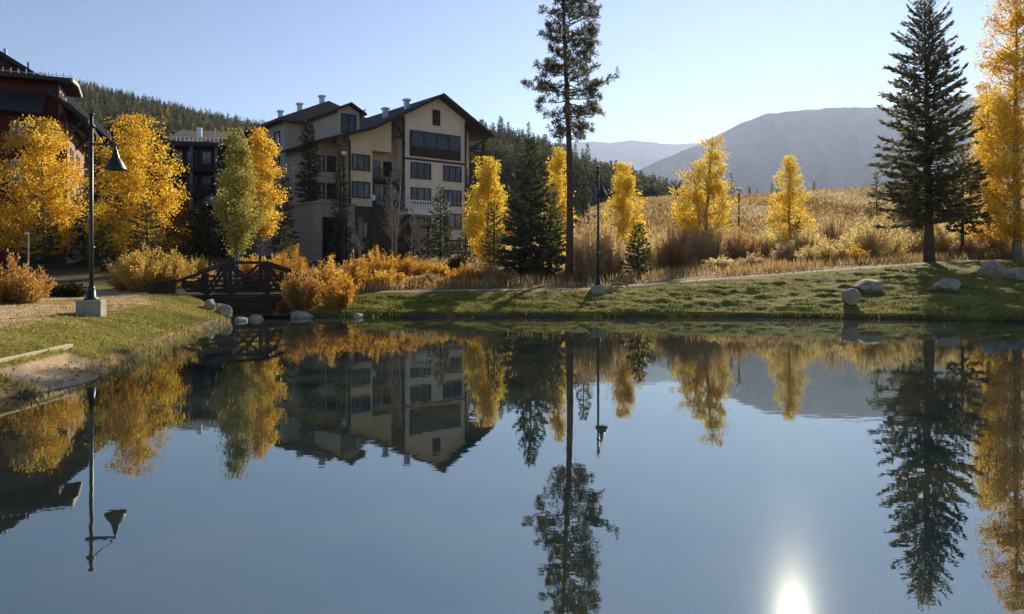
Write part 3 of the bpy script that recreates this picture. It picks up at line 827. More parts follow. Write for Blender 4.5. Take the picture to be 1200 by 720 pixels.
def main_lodge():
    zg = 2.2
    t = thing('lodge_building', 'tan stucco lodge with a big front gable, dark roof and rows of dark windows', 'building', (-7.7, 75, zg), math.atan2(0.64, 0.77))
    z = lambda a: a - zg
    # roof lines, heights above the water
    def zr(u):
        if u >= 0: return 19.1 - 0.545 * u
        return 19.1 + 0.545 * u if u > -8 else 14.74 + 0.33 * (u + 8)
    # walls
    def gable_wall(u0, u1, v0, v1, mat, zb=1.6, dz=0.02, name='wall'):
        us = sorted({u0, u1} | {u for u in (0.0, -8.0) if u0 < u < u1})
        prof = [(u0, z(zb)), (u1, z(zb))] + [(u, z(zr(u)) - dz) for u in reversed(us)]
        return MB().prism(prof, v0, v1).build(name, mat, t)
    gable_wall(-4.05, 3.55, 0, 21, M['stucco'])
    gable_wall(-10.0, -7.55, 0, 14, M['stucco_y'])
    MB().box(-7.548, -4.052, 1.9, 14, z(1.6), z(14.4)).build('wall', M['stucco_y'], t)
    gable_wall(-7.548, -5.3, 0.25, 1.898, M['stucco_y'], 12.9)
    gable_wall(-12.7, -10.002, 2.3, 9, M['stucco_g'])
    MB().prism([(3.552, z(1.6)), (5.3, z(1.6)), (5.3, z(zr(5.3)) - 0.02), (3.552, z(zr(3.552)) - 0.02)], 1.7, 21).build('wall', M['stucco_g'], t)
    # roof slabs
    th = 0.2
    r = MB()
    r.prism([(0, z(zr(0))), (6.5, z(zr(6.5))), (6.5, z(zr(6.5)) + th), (0, z(zr(0)) + th)], -1.1, 21.5)
    r.prism([(-8, z(zr(-8))), (-0.002, z(zr(-0.002))), (-0.002, z(zr(0)) + th), (-8, z(zr(-8)) + th)], -1.1, 21.5)
    r.prism([(-13.7, z(zr(-13.7))), (-8.002, z(zr(-8.002))), (-8.002, z(zr(-8)) + th), (-13.7, z(zr(-13.7)) + th)], -1.1, 8.6)
    roof = r.build('roof', M['roof'], t)
    # fascia along the front rakes
    f = MB()
    for a, b in ((0.0, 6.55), (-8.0, -0.002), (-13.75, -8.002)):
        lo, hi = min(a, b), max(a, b)
        f.prism([(lo, z(zr(lo)) - 0.07), (hi, z(zr(hi)) - 0.07), (hi, z(zr(hi)) + th + 0.04), (lo, z(zr(lo)) + th + 0.04)], -1.22, -1.103)
    f.build('fascia', M['darkwood'], t)
    # trim strips on the gable bay
    tr = MB()
    tr.box(-4.25, -3.95, -0.10, -0.004, z(2.2), z(16.6)); tr.box(-3.948, 3.6, -0.07, -0.004, z(12.35), z(12.55))
    tr.box(3.42, 3.62, -0.09, -0.074, z(2.2), z(16.9))
    tr.box(-10.08, -9.9, -0.09, -0.004, z(2.2), z(13.6))
    tr.build('trim_boards', M['trim'], t)
    # dark recessed top balcony of the gable bay: opening lined by posts
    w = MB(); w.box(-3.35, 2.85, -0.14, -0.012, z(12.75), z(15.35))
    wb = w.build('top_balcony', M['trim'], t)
    g = MB()
    for i in range(4):
        a = -3.22 + i * 1.53
        g.box(a, a + 1.36, -0.17, -0.142, z(13.75), z(15.2))
    g.build('pane', M['glass'], wb)
    g = MB(); g.box(-3.3, 2.8, -0.20, -0.144, z(12.82), z(13.62)); g.build('balcony_panel', M['darkwood'], wb)
    # attic louver
    lv = MB(); lv.box(-0.62, 0.28, -0.10, -0.004, z(16.15), z(17.75)); lvo = lv.build('attic_vent', M['trim'], t)
    sl = MB()
    for i in range(9): sl.box(-0.52, 0.18, -0.15, -0.102, z(16.28 + i * 0.155), z(16.36 + i * 0.155))
    sl.build('slats', M['brown'], lvo)
    # gable windows
    for zc_ in (11.35, 8.8, 6.35):
        window(t, -3.25, -0.85, z(zc_ - 0.85), z(zc_ + 0.8), 0, 3, rows=2)
        window(t, 0.7, 3.0, z(zc_ - 0.85), z(zc_ + 0.8), 0, 3 if zc_ != 8.8 else 4, rows=2 if zc_ > 9 else 1)
    window(t, 1.0, 2.9, z(3.1), z(4.4), 0, 2)
    # ochre part windows
    for zc_ in (11.6, 9.0):
        window(t, -9.75, -7.85, z(zc_ - 0.8), z(zc_ + 0.75), 0, 3, rows=2)
    # side windows
    for zc_ in (11.5, 8.9):
        window(t, -12.45, -11.45, z(zc_ - 0.75), z(zc_ + 0.75), 2.3, 2, rows=2); window(t, -11.2, -10.3, z(zc_ - 0.75), z(zc_ + 0.75), 2.3, 1, rows=2)
    # recessed balconies left of the bay
    for zc_ in (10.2, 7.6):
        b = MB(); b.box(-7.5, -4.3, 0.0, 1.88, z(zc_ - 0.28), z(zc_)); bo = b.build('balcony', M['darkwood'], t)
        railing(bo, 'railing', (-7.45, 0.06, z(zc_)), (-4.35, 0.06, z(zc_)), 1.0, M['trim'], 22, 0.035, 0.06)
        d = MB(); d.box(-7.2, -5.6, 1.82, 1.896, z(zc_ + 0.01), z(zc_ + 2.05)); d.build('balcony_door', M['glass'], bo)
        window(t, -5.3, -4.35, z(zc_ + 0.5), z(zc_ + 2.0), 1.9, 1)
    p = MB(); p.box(-7.5, -7.2, 0.1, 0.4, z(2.4), z(9.9)); p.box(-4.62, -4.32, 0.1, 0.4, z(2.4), z(9.9)); p.build('balcony_post', M['trim'], t)
    # timber brackets under both eaves
    br = MB()
    for u0, u1, zz in ((3.7, 5.6, 14.6), (-5.2, -4.3, 14.8)):
        br = MB()
        br.bar((u0, -0.6, z(zz - 0.4)), (u1, -0.6, z(zz - 0.4)), 0.22, 0.22)
        br.bar((u0, -0.6, z(zz + 0.9 - 1.6 * (u0 > 0))), (u1, -0.6, z(zz - 1.0)), 0.18, 0.18)
        if u0 > 0: br.build('timber_bracing', M['darkwood'], t)
    br.build('timber_bracing', M['darkwood'], t)
    br = MB()
    br.bar((3.75, -0.6, z(13.9)), (6.1, -0.6, z(15.55)), 0.2, 0.2)
    br.bar((5.45, -0.6, z(12.2)), (5.45, -0.6, z(15.9)), 0.2, 0.2)
    br.build('timber_bracing', M['darkwood'], t)
    for zc_ in (10.3, 7.8, 5.3):
        b = MB(); b.box(3.64, 5.5, 0.3, 1.68, z(zc_ - 0.25), z(zc_)); bo = b.build('balcony', M['darkwood'], t)
        railing(bo, 'railing', (3.7, 0.36, z(zc_)), (5.45, 0.36, z(zc_)), 1.0, M['trim'], 12, 0.035, 0.06)
        d = MB(); d.box(3.9, 5.1, 1.62, 1.696, z(zc_ + 0.01), z(zc_ + 1.95)); d.build('balcony_door', M['glass'], bo)
    # rear wing with the hipped roof and its dormer
    MB().box(-12.6, -5.2, 9.003, 29, z(1.6), z(16.3)).build('rear_wing', M['stucco_g'], t)
    hr = MB()
    e0, e1, ez, rz_ = -13.5, 0.4, 16.3, 19.5
    vs = [(e0, 8.2, z(ez)), (e1, 8.2, z(ez)), (e1, 30, z(ez)), (e0, 30, z(ez)), (-6.6, 11.5, z(rz_)), (-6.6, 30, z(rz_)),]
    vs += [(a, b, c + 0.28) for a, b, c in vs]
    hr.add(vs, [(6, 7, 10), (7, 8, 11, 10), (9, 6, 10, 11), (8, 9, 11), (1, 0, 4), (2, 1, 4, 5), (0, 3, 5, 4), (3, 2, 5),
                (0, 1, 7, 6), (1, 2, 8, 7), (2, 3, 9, 8), (3, 0, 6, 9)])
    hr.build('hip_roof', M['roof_b'], t)
    for zc_ in (14.9, 12.2, 9.5):
        for v in (10.2, 13.4, 17, 20.4, 24):
            window(t, v, v + 1.5, z(zc_ - 0.8), z(zc_ + 0.7), -12.6, 2, 'left', rows=2)
    d = MB(); d.prism([(-10.6, z(13.3)), (-8.3, z(13.3)), (-8.3, z(16.55)), (-9.45, z(17.15)), (-10.6, z(16.55))], 1.2, 8.19); do = d.build('dormer', M['stucco_g'], t)
    dr = MB()
    dr.prism([(-9.45, z(17.17)), (-7.8, z(16.31)), (-7.8, z(16.5)), (-9.45, z(17.38))], 0.6, 8.18)
    dr.prism([(-11.1, z(16.31)), (-9.452, z(17.17)), (-9.452, z(17.38)), (-11.1, z(16.5))], 0.6, 8.18)
    dr.build('dormer_roof', M['roof'], do)
    sf = MB()
    for i in range(12): sf.box(-7.92, -7.84, 0.9 + i * 0.55, 0.98 + i * 0.55, z(16.52), z(16.85))
    sf.box(-7.91, -7.85, 0.6, 7.9, z(16.852), z(16.91)); sf.build('snow_fence', M['metal'], do)
    window(t, -10.25, -8.7, z(14.5), z(16.3), 1.2, 2, rows=2)
    # roof vents
    for u, v, zz in ((-4.4, 3.0, 16.75), (-2.6, 1.8, 17.7), (-6.6, 13.2, 19.5), (-6.9, 18.5, 19.5), (-7.0, 24, 19.5), (-4.6, 9.2, 17.5)):
        m = MB(); m.box(u - 0.22, u + 0.22, v - 0.22, v + 0.22, z(zz - 0.3), z(zz + 0.95)); vo = m.build('roof_vent', M['metal'], roof)
        m = MB(); m.box(u - 0.33, u + 0.33, v - 0.33, v + 0.33, z(zz + 0.953), z(zz + 1.15)); 
        m.build('vent_cap', M['metal'], roof)
    # base storey: concrete garage front and timber base, white railed terrace
    MB().box(-15.2, -11.2, -3.4, 2.29, z(1.2), z(7.15)).build('garage_front', M['concrete'], t)
    MB().box(-14.3, -12.0, -3.46, -3.402, z(1.2), z(6.0)).build('garage_shade_panel', M['opening_shade'], t)  # flat panel on the wall, dark garage interior painted by its colour
    MB().box(-11.198, -4.3, -2.4, 0.0, z(1.2), z(7.2)).build('base_wall', M['brown'], t)
    MB().box(-15.3, -11.1, -3.55, 2.0, z(7.152), z(7.3)).build('terrace_cap', M['concrete'], t)
    te = MB(); te.box(-6.1, -1.3, -4.2, -0.104, z(6.55), z(6.85)); to = te.build('terrace', M['white'], t)
    railing(to, 'railing', (-6.0, -4.1, z(6.85)), (-1.4, -4.1, z(6.85)), 1.0, M['white'], 16, 0.09, 0.12)
    po = MB()
    for u in (-5.8, -3.7, -1.6): po = MB(); po.box(u - 0.12, u + 0.12, -4.0, -3.76, z(1.6), z(6.548)); po.build('terrace_post', M['darkwood'], to)
    window(t, -10.4, -9.3, z(4.2), z(5.8), -2.4, 2); window(t, -6.6, -5.6, z(4.2), z(5.8), -2.4, 2)
    return t
main_lodge()

def dark_lodge():
    zg = 2.4; d = 78.0
    t = thing('timber_building', 'dark brown timber building with grey posts and low brown roof', 'building', (X(225, d), d, zg), 0.22)
    z = lambda a: a - zg
    MB().box(-3.9, 4.2, 0, 14, z(1.6), z(14.6)).build('wall', M['darkwood'], t)
    r = MB()
    r.prismx([(-1.2, z(14.5)), (7, z(17.1)), (7, z(17.4)), (-1.2, z(14.78))], -2.6, 8.5)
    r.prismx([(7.002, z(17.1)), (15, z(14.4)), (15, z(14.7)), (7.002, z(17.4))], -2.6, 8.5)
    ro = r.build('roof', M['roof_b'], t)
    MB().box(-2.65, 8.55, -1.36, -1.203, z(14.38), z(14.82)).build('fascia', M['trim'], t)
    sf = MB()
    for i in range(20): sf.box(-2.3 + i * 0.42, -2.22 + i * 0.42, -0.8, -0.72, z(14.9), z(15.35))
    sf.box(-2.4, 5.9, -0.79, -0.73, z(15.352), z(15.42)); sf.build('snow_fence', M['metal'], ro)
    m = MB(); m.box(0.0, 0.5, 2.4, 2.9, z(15.4), z(17.0)); m.build('roof_vent', M['metal'], ro)
    m = MB(); m.tube([(2.0, 2.0, z(15.3)), (2.0, 2.0, z(16.9))], 0.06, 6); m.build('vent_pipe', M['metal'], ro)
    # porch gable on the left
    g = MB()
    g.prism([(-5.6, z(16.3)), (-2.2, z(14.9)), (-2.2, z(15.2)), (-5.6, z(16.65))], -3.2, 3)
    g.prism([(-9.0, z(14.9)), (-5.602, z(16.3)), (-5.602, z(16.65)), (-9.0, z(15.2))], -3.2, 3)
    g.build('porch_roof', M['roof'], t)
    MB().box(-8.6, -3.902, -1.6, 10, z(1.6), z(14.88)).build('porch_wall', M['darkwood'], t)
    for u in (-2.3, 0.1, 2.6):
        p = MB(); p.box(u - 0.16, u + 0.16, -0.95, -0.63, z(7.6), z(14.48)); p.build('porch_post', M['greytrim'], t)
    for zz in (12.0, 9.3):
        b = MB(); b.box(-3.3, 4.1, -1.15, -0.004, z(zz - 0.3), z(zz)); bo = b.build('balcony', M['darkwood'], t)
        railing(bo, 'railing', (-3.2, -1.05, z(zz)), (4.0, -1.05, z(zz)), 1.0, M['trim'], 34, 0.035, 0.06)
    for zz in (12.6, 9.9):
        for u in (-1.9, -0.5, 1.0): window(t, u, u + 0.95, z(zz), z(zz + 1.4), 0, 2, frame='greytrim')
    s = MB(); s.prismx([(-3.6, z(8.0)), (-1.2, z(9.0)), (-1.2, z(9.12)), (-3.6, z(8.12))], 1.7, 3.4); s.build('porch_canopy', M['greytrim'], t)
dark_lodge()

def red_lodge():
    zg = 1.2
    t = thing('red_building', 'dark red timber building at the edge with sunlit end wall and snow fence roof', 'building', (-30.5, 50, zg), math.atan2(0.42, 0.91))
    z = lambda a: a - zg
    MB().box(-22, -0.2, 0, 10, z(0.4), z(11.9)).build('lower_wall', M['red'], t)
    MB().box(-22, -0.7, 0.35, 3.6, z(11.902), z(14.3)).build('upper_wall', M['red'], t)
    r = MB(); r.prismx([(-0.9, z(14.3)), (2.0, z(14.65)), (4.4, z(14.3)), (4.4, z(14.46)), (2.0, z(14.8)), (-0.9, z(14.46))], -9, 0.2)
    ro = r.build('flat_roof', M['roof'], t)
    MB().prismx([(-1.0, z(14.26)), (-0.902, z(14.26)), (-0.902, z(14.52)), (-1.0, z(14.52))], -9, 0.22).build('fascia', M['trim'], t)
    MB().prismx([(-1.0, z(14.26)), (2.0, z(14.6)), (4.4, z(14.26)), (4.4, z(14.5)), (2.0, z(14.84)), (-1.0, z(14.5))], 0.225, 0.32).build('barge_board', M['stucco'], t)
    MB().box(-0.197, -0.13, 0.02, 10, z(0.4), z(11.7)).build('side_wall', M['siding_sunlit'], t)  # thin panel over the red wall, sunlight put into its colour
    MB().box(-0.697, -0.63, 0.37, 3.6, z(11.9), z(14.25)).build('upper_side_wall', M['siding_sunlit'], t)  # same sunlit colour on the upper end wall
    sf = MB()
    for i in range(12): sf.box(-4.6 + i * 0.43, -4.55 + i * 0.43, -0.6, -0.54, z(14.58), z(14.92))
    sf.box(-4.65, 0.18, -0.588, -0.552, z(14.70), z(14.725)); sf.build('snow_fence', M['metal'], ro)
    # large cross gable
    MB().prism([(-12.5, z(14.2)), (-2.3, z(14.2)), (-2.3, z(14.75)), (-7.4, z(17.9)), (-12.5, z(14.75))], 1.0, 9.0).build('gable_wall', M['red'], t)
    g = MB()
    g.prism([(-7.4, z(17.95)), (-1.7, z(14.43)), (-1.7, z(14.75)), (-7.4, z(18.3))], 0.3, 9.4)
    g.prism([(-13.1, z(14.43)), (-7.402, z(17.95)), (-7.402, z(18.3)), (-13.1, z(14.75))], 0.3, 9.4)
    go = g.build('gable_roof', M['roof'], t)
    m = MB(); m.box(-4.25, -4.05, 2.4, 2.6, z(16.2), z(16.9)); m.build('roof_vent', M['metal'], go)
    m = MB(); m.tube([(-2.7, 2, z(15.3)), (-2.7, 2, z(16.0))], 0.09, 6); m.build('vent_pipe', M['metal'], go)
    # skirt roof round the corner
    s = MB()
    s.prism([(-1.3, z(13.5)), (1.25, z(11.5)), (1.25, z(11.78)), (-1.3, z(13.78))], -1.4, 11)
    s.build('skirt_roof', M['roof'], t)
    s = MB(); s.prismx([(-1.6, z(11.9)), (0.345, z(13.3)), (0.345, z(13.55)), (-1.6, z(12.15))], -14, -1.32); s.build('front_skirt_roof', M['roof'], t)
    for v in (-1.2, 4.5):
        b = MB(); b.bar((0.9, v, z(11.6)), (-0.15, v, z(10.4)), 0.16, 0.16); b.build('eave_bracket', M['darkwood'], t)
    for v in (1.4, 5.0):
        for zz in (8.6, 6.0, 3.4): window(t, v, v + 1.1, z(zz), z(zz + 1.5), -0.13, 2, 'right', frame='stucco_g')
    for v in (0.7, 2.2): window(t, v, v + 0.8, z(12.4), z(13.8), -0.63, 1, 'right', frame='stucco_g')
    for u in (-3.4, -1.5):
        for zz in (10.0, 7.4): window(t, u, u + 1.0, z(zz), z(zz + 1.5), 0, 2, frame='stucco_g', rows=2)
    t2 = thing('stone_building', 'stone and timber building with steep sunlit roof edge behind the red building', 'building', (X(106, 61), 61, zg), 0.42)
    MB().prism([(-6, z(1)), (0, z(1)), (0, z(13.5)), (-2.2, z(16)), (-6, z(16))], 0, 9).build('wall', M['stone'], t2)
    s = MB(); s.prism([(-2.6, z(16.35)), (1.5, z(12.4)), (1.5, z(12.75)), (-2.6, z(16.75))], -1.2, 9.5); s.build('roof', M['roof'], t2)
    MB().prism([(-2.6, z(16.2)), (1.6, z(12.2)), (1.6, z(12.8)), (-2.6, z(16.82))], -1.32, -1.202).build('barge_board', M['stucco_g'], t2)
    MB().box(-0.5, 2.4, 2.0, 8, z(1), z(12.0)).build('side_bay', M['darkwood'], t2)
    MB().prism([(-0.4, z(13.3)), (3.6, z(12.0)), (3.6, z(12.3)), (-0.4, z(13.6))], 1.2, 8.6).build('bay_roof', M['roof'], t2)
    for zz in (10.3, 7.6, 4.8): window(t2, 3.5, 4.6, z(zz), z(zz + 1.5), 0, 2, 'right')
red_lodge()

# ------------------------------------------------------------------ bridge
def bridge():
    ox, oy = -12.8, 28.8
    t = thing('footbridge', 'small dark timber footbridge with crossed braces and humped handrails over the inlet', 'bridge', (ox, oy, 0.3), math.atan2(0.454, 0.89))
    z = lambda a: a - 0.3
    W = 1.9
    ua, ub, uc, ud = -0.25, 1.5, 2.95, 4.7
    MB().box(ua - 0.5, ud + 0.5, 0.10, W - 0.10, z(0.60), z(0.70)).build('deck', M['bridgewood'], t)
    b = MB(); b.box(ua - 0.6, ud + 0.6, -0.12, 0.09, z(0.36), z(0.62)); b.box(ua - 0.6, ud + 0.6, W - 0.09, W + 0.12, z(0.36), z(0.62)); b.build('girder', M['bridgewood'], t)
    for k, v in enumerate((0.0, W)):
        m = MB()
        m.bar((ua - 0.1, v, z(1.30)), (ub, v, z(2.0)), 0.20, 0.12); m.bar((ub - 0.03, v, z(2.003)), (uc + 0.03, v, z(2.003)), 0.20, 0.12); m.bar((uc, v, z(2.0)), (ud + 0.1, v, z(1.36)), 0.20, 0.12)
        m.build('handrail', M['bridgewood'], t)
        for u, h in ((ua + 0.05, 1.30), (0.62, 1.58), (ub, 1.95), (uc, 1.95), (3.83, 1.60), (ud - 0.05, 1.34)):
            p = MB(); p.box(u - 0.08, u + 0.08, v - 0.07, v + 0.07, z(0.622), z(h)); p.build('post', M['bridgewood'], t)
        m = MB()
        m.bar((ub + 0.1, v - 0.02, z(0.75)), (uc - 0.1, v - 0.02, z(1.9)), 0.07, 0.11); m.bar((ub + 0.1, v + 0.03, z(1.9)), (uc - 0.1, v + 0.03, z(0.75)), 0.07, 0.11)
        m.bar((0.7, v, z(0.75)), (ub - 0.1, v, z(1.8)), 0.07, 0.11); m.bar((3.75, v, z(0.75)), (uc + 0.1, v, z(1.8)), 0.07, 0.11)
        m.build('brace', M['bridgewood'], t)
        m = MB()
        for hz in (0.84, 1.04, 1.24):
            m.bar((ua, v - 0.09, z(hz)), (ud, v - 0.09, z(hz)), 0.04, 0.07)
        m.bar((0.55, v - 0.09, z(1.44)), (3.95, v - 0.09, z(1.44)), 0.04, 0.07)
        m.build('guard_rail', M['bridgewood'], t)
    # timber wing walls that hold the abutment
    m = MB()
    for i in range(4): m.box(-1.35, -0.52, -0.30, -0.14, z(0.30 + i * 0.21), z(0.30 + i * 0.21 + 0.2))
    m.box(-1.45, -1.25, -0.34, -0.10, z(0.25), z(1.20)); m.box(-0.66, -0.5, -0.34, -0.10, z(0.25), z(1.36))
    m.build('wing_wall', M['bridgewood'], t)
    m = MB(); m.bar((-1.45, 0.0, z(1.14)), (ua - 0.05, 0.0, z(1.30)), 0.18, 0.1); m.bar((-1.45, W, z(1.14)), (ua - 0.05, W, z(1.30)), 0.18, 0.1); m.build('approach_rail', M['bridgewood'], t)
    m = MB(); m.box(-0.85, -0.52, 0.0, W, z(-0.5), z(0.59)); m.box(ud + 0.52, ud + 0.9, 0.0, W, z(-0.5), z(0.59)); m.build('abutment', M['concrete'], t)
bridge()

# ------------------------------------------------------------------ lamps
def bell_lamp(label, px, d, top, arm_y, base_top, blockw, blockh, arm=0.58, arm_ang=0.0, shade=0.28, rz=0.0, collar=None):
    x = X(px, d); g = g1(x, d)
    t = thing('street_lamp', label, 'street lamp', (x, d, g), rz, 'bell shade lamps by the pond')
    zt = Z(top, d) - g; za = Z(arm_y, d) - g; zb = Z(base_top, d) - g
    b = MB(); b.box(-blockw / 2, blockw / 2, -blockw / 2, blockw / 2, -0.25, zb); b.build('base', M['concrete'], t, bevel=0.015)
    c = MB(); c.lathe([(0.0, zb), (0.17, zb), (0.17, zb + 0.04), (0.11, zb + 0.06), (0.09, zb + 0.3), (0.075, zb + 0.34), (0.0, zb + 0.36)], 16); c.build('foot', M['black'], t, True)
    p = MB(); p.tube([(0, 0, zb + 0.02), (0, 0, zb + 1.3), (0, 0, zt)], [0.055, 0.050, 0.044], 12); p.build('pole', M['black'], t, True)
    q = MB(); q.lathe([(0.0, zt), (0.075, zt), (0.075, zt + 0.03), (0.03, zt + 0.06), (0, zt + 0.065)], 12)
    for hz in (zb + 1.28, za - (za - zb) * 0.0 + 0.42): q.lathe([(0.05, hz), (0.085, hz + 0.01), (0.085, hz + 0.06), (0.05, hz + 0.07)], 12)
    q.build('collar', M['black'], t, True)
    ca, sa = math.cos(arm_ang), math.sin(arm_ang)
    ar = MB(); ar.bar((-0.14 * ca, -0.14 * sa, za), (arm * ca + 0.03 * ca, arm * sa + 0.03 * sa, za), 0.05, 0.055)
    ar.tube([(0.02 * ca, 0.02 * sa, za + 0.46), (arm * 0.93 * ca, arm * 0.93 * sa, za + 0.03)], 0.012, 6)
    ar.tube([(-0.1 * ca, -0.1 * sa, za + 0.42), (0.1 * ca, 0.1 * sa, za + 0.42)], 0.022, 6)
    ar.build('arm', M['black'], t)
    cx, cy = arm * ca, arm * sa
    sh = MB(); s = shade
    prof = [(0.02, za + 0.02), (0.025, za - 0.10), (0.055, za - 0.13), (0.06, za - 0.22), (0.085, za - 0.25), (0.095, za - 0.32), (0.5 * s, za - 0.36), (0.72 * s, za - 0.46), (1.0 * s, za - 0.60), (1.02 * s, za - 0.63)]
    prof += [(a - 0.012, b_ - 0.004) for a, b_ in reversed(prof[6:])]
    sh.lathe(prof, 24, cx, cy); so = sh.build('lamp_shade', M['black'], t, True)
    bu = MB(); bu.lathe([(0.0, za - 0.37), (0.05, za - 0.38), (0.07, za - 0.46), (0.05, za - 0.53), (0, za - 0.55)], 14, cx, cy); bu.build('bulb', M['opal'], so, True)
    return t
bell_lamp('black lamp post on a concrete block in the near lawn, bell shade on side arm', 107, 18.3, 135, 169, 351.5, 0.56, 0.37, 0.55, 0.0, 0.255, 0.28)
bell_lamp('black lamp post on the far bank path, bell shade hanging in front of its pole', 701, 30.0, 197, 214, 334, 0.55, 0.4, 0.42, -1.35, 0.26, 0.0)

def post_lamp(label, px, d, top, seed=0, kind='cap'):
    x = X(px, d); g = g1(x, d); zt = Z(top, d) - g
    t = thing('street_lamp', label, 'street lamp', (x, d, g), 0, 'lantern lamp posts by the buildings')
    p = MB(); p.lathe([(0.14, -0.1), (0.14, 0.25), (0.07, 0.4), (0.055, zt - 0.55), (0.10, zt - 0.5), (0.10, zt - 0.45), (0, zt - 0.44)], 10); p.build('pole', M['black'], t, True)
    h = MB(); h.lathe([(0.0, zt - 0.44), (0.09, zt - 0.44), (0.19, zt - 0.3), (0.21, zt - 0.14), (0.12, zt - 0.04), (0, zt - 0.02)], 12); h.build('lamp_globe', M['opal'], t, True)
    c = MB(); c.lathe([(0.33, zt - 0.08), (0.26, zt + 0.02), (0.05, zt + 0.12), (0, zt + 0.13)], 14); c.build('lamp_cap', M['white' if kind == 'cap' else 'black'], t, True)
post_lamp('slim lamp post with a pale cap in the dry meadow right of the tall aspen', 866, 60, 222)
post_lamp('slim lamp post with white globe in front of the tan lodge base', 437, 63, 230)
post_lamp('lamp post with white globe between the tan lodge and the yellow aspen', 558, 64, 242, kind='x')
post_lamp('lamp with white globe standing below the dark timber building', 231, 66, 244, kind='x')
post_lamp('tall lamp with white globe rising beside the spruce at the lodge corner', 403, 58, 176, kind='x')

# ------------------------------------------------------------------ boulders, edging, small things
def boulder(label, x, y, w, h, dp, seed, group, sink=0.3, rz=0.0, zoff=0.0):
    import bmesh
    rng = np.random.default_rng(seed)
    bm = bmesh.new(); bmesh.ops.create_icosphere(bm, subdivisions=4, radius=1.0)
    me = bpy.data.meshes.new('boulder'); bm.to_mesh(me); bm.free()
    n = len(me.vertices); co = np.empty(n * 3, np.float32); me.vertices.foreach_get('co', co); v = co.reshape(-1, 3).astype(float)
    # flatten against a few random planes, then roughen
    for k in range(13):
        nr = unit(rng.normal(size=3)); dd = rng.uniform(0.62, 0.9)
        ov = v @ nr - dd; v = v - np.clip(ov, 0, None)[:, None] * nr * 0.96
    v = v * (1 + 0.05 * vnoise(v[:, 0] * 3 + seed, v[:, 1] * 3 + v[:, 2] * 2.3, seed) + 0.02 * vnoise(v[:, 0] * 9, v[:, 1] * 9 + v[:, 2] * 7, seed))[:, None]
    v = v / np.abs(v).max(0) * np.array((w / 2, dp / 2, h * 0.5 / (1 - sink)))
    v[:, 2] += h * 0.5 / (1 - sink) * (1 - 2 * sink)
    me.vertices.foreach_set('co', v.astype(np.float32).ravel()); me.polygons.foreach_set('use_smooth', np.ones(len(me.polygons), bool)); me.update()
    me.materials.append(M['boulder'])
    o = bpy.data.objects.new('boulder', me); COL.objects.link(o)
    o.location = (x, y, max(g1(x, y), -0.03) + zoff); o.rotation_euler = (0, 0, rz)
    return tag(o, label, 'boulder', group)
GB = 'boulders on the grassy far bank'
def bank_boulder(label, px, d, wpx, hpx, seed, **kw):
    boulder(label, X(px, d), d, wpx / F * d, hpx / F * d, wpx / F * d * 0.75, seed, GB, **kw)
bank_boulder('rounded grey boulder low on the bank, lower of the touching pair', 996, 27.4, 24, 19, 5, sink=0.2)
bank_boulder('flat topped pale boulder just above the rounded one on the bank', 1017, 29.6, 36, 15, 7, sink=0.25)
bank_boulder('pale wedge shaped boulder alone in the spruce shadow', 1109, 29.3, 31, 17, 11, sink=0.2)
bank_boulder('large humped boulder near the top of the bank in deep shade', 1163, 32.5, 34, 21, 13, sink=0.2)
bank_boulder('low flat boulder beside the humped one under the big aspen', 1194, 31.5, 32, 13, 17, sink=0.3)
GI = 'rocks at the mouth of the inlet'
for lab, px, d, wp, hp, sd in (('low grey rock at the path edge by the bridge wing wall', 212, 27.6, 12, 7, 3), ('pale angular rock on the lawn tip, tallest of the inlet rocks', 245, 25.8, 14, 13, 4),
        ('long humped pale rock on the lawn tip', 262, 25.3, 20, 13, 9), ('rock lying half in the water off the lawn tip', 283, 24.9, 17, 6, 14), ('rounded wet rock standing in the inlet water', 301, 25.6, 20, 7, 15),
        ('broad dark rock at the water under the orange willow', 354, 26.7, 30, 8, 16), ('small rock at the waterline right of the willow', 420, 26.5, 13, 6, 18)):
    boulder(lab, X(px, d), d, wp / F * d, hp / F * d, wp / F * d * 0.8, sd, GI, sink=0.3)

def small_things():
    z0 = g1(-8.25, 11.3) ; z1 = g1(-8.35, 13.6)
    m = MB(); m.bar((-8.15, 9.4, 0.36), (-8.25, 13.55, 0.42), 0.11, 0.13)
    o = m.build('timber_edging', M['beam'], None, bevel=0.012)
    tag(o, 'pale squared timber lying along the lawn above the sandy patch', 'timber')
    d = 50; x = X(413, d); g = g1(x, d); H = Z(293, d) - g
    t = thing('traffic_cone', 'small red cone standing behind the golden willows', 'traffic cone', (x, d, g))
    c = MB(); c.lathe([(0.30, 0.06), (0.10, H - 0.25), (0.06, H), (0, H + 0.01)], 14); c.build('cone', M['red_paint'], t, True)
    b = MB(); b.box(-0.36, 0.36, -0.36, 0.36, 0.0, 0.06); b.build('foot', M['red_paint'], t)
    # little path marker post in the shade at the left
    d = 34; x = X(33, d); g = g1(x, d); H = Z(272, d) - g
    t = thing('marker_post', 'thin pale marker post in the shade behind the orange willow', 'post', (x, d, g))
    p = MB(); p.box(-0.03, 0.03, -0.03, 0.03, -0.1, H); p.build('post', M['greytrim'], t)
    p = MB(); p.box(-0.14, 0.05, -0.035, -0.032, H - 0.12, H - 0.02); p.build('sign_plate', M['white'], t)
small_things()

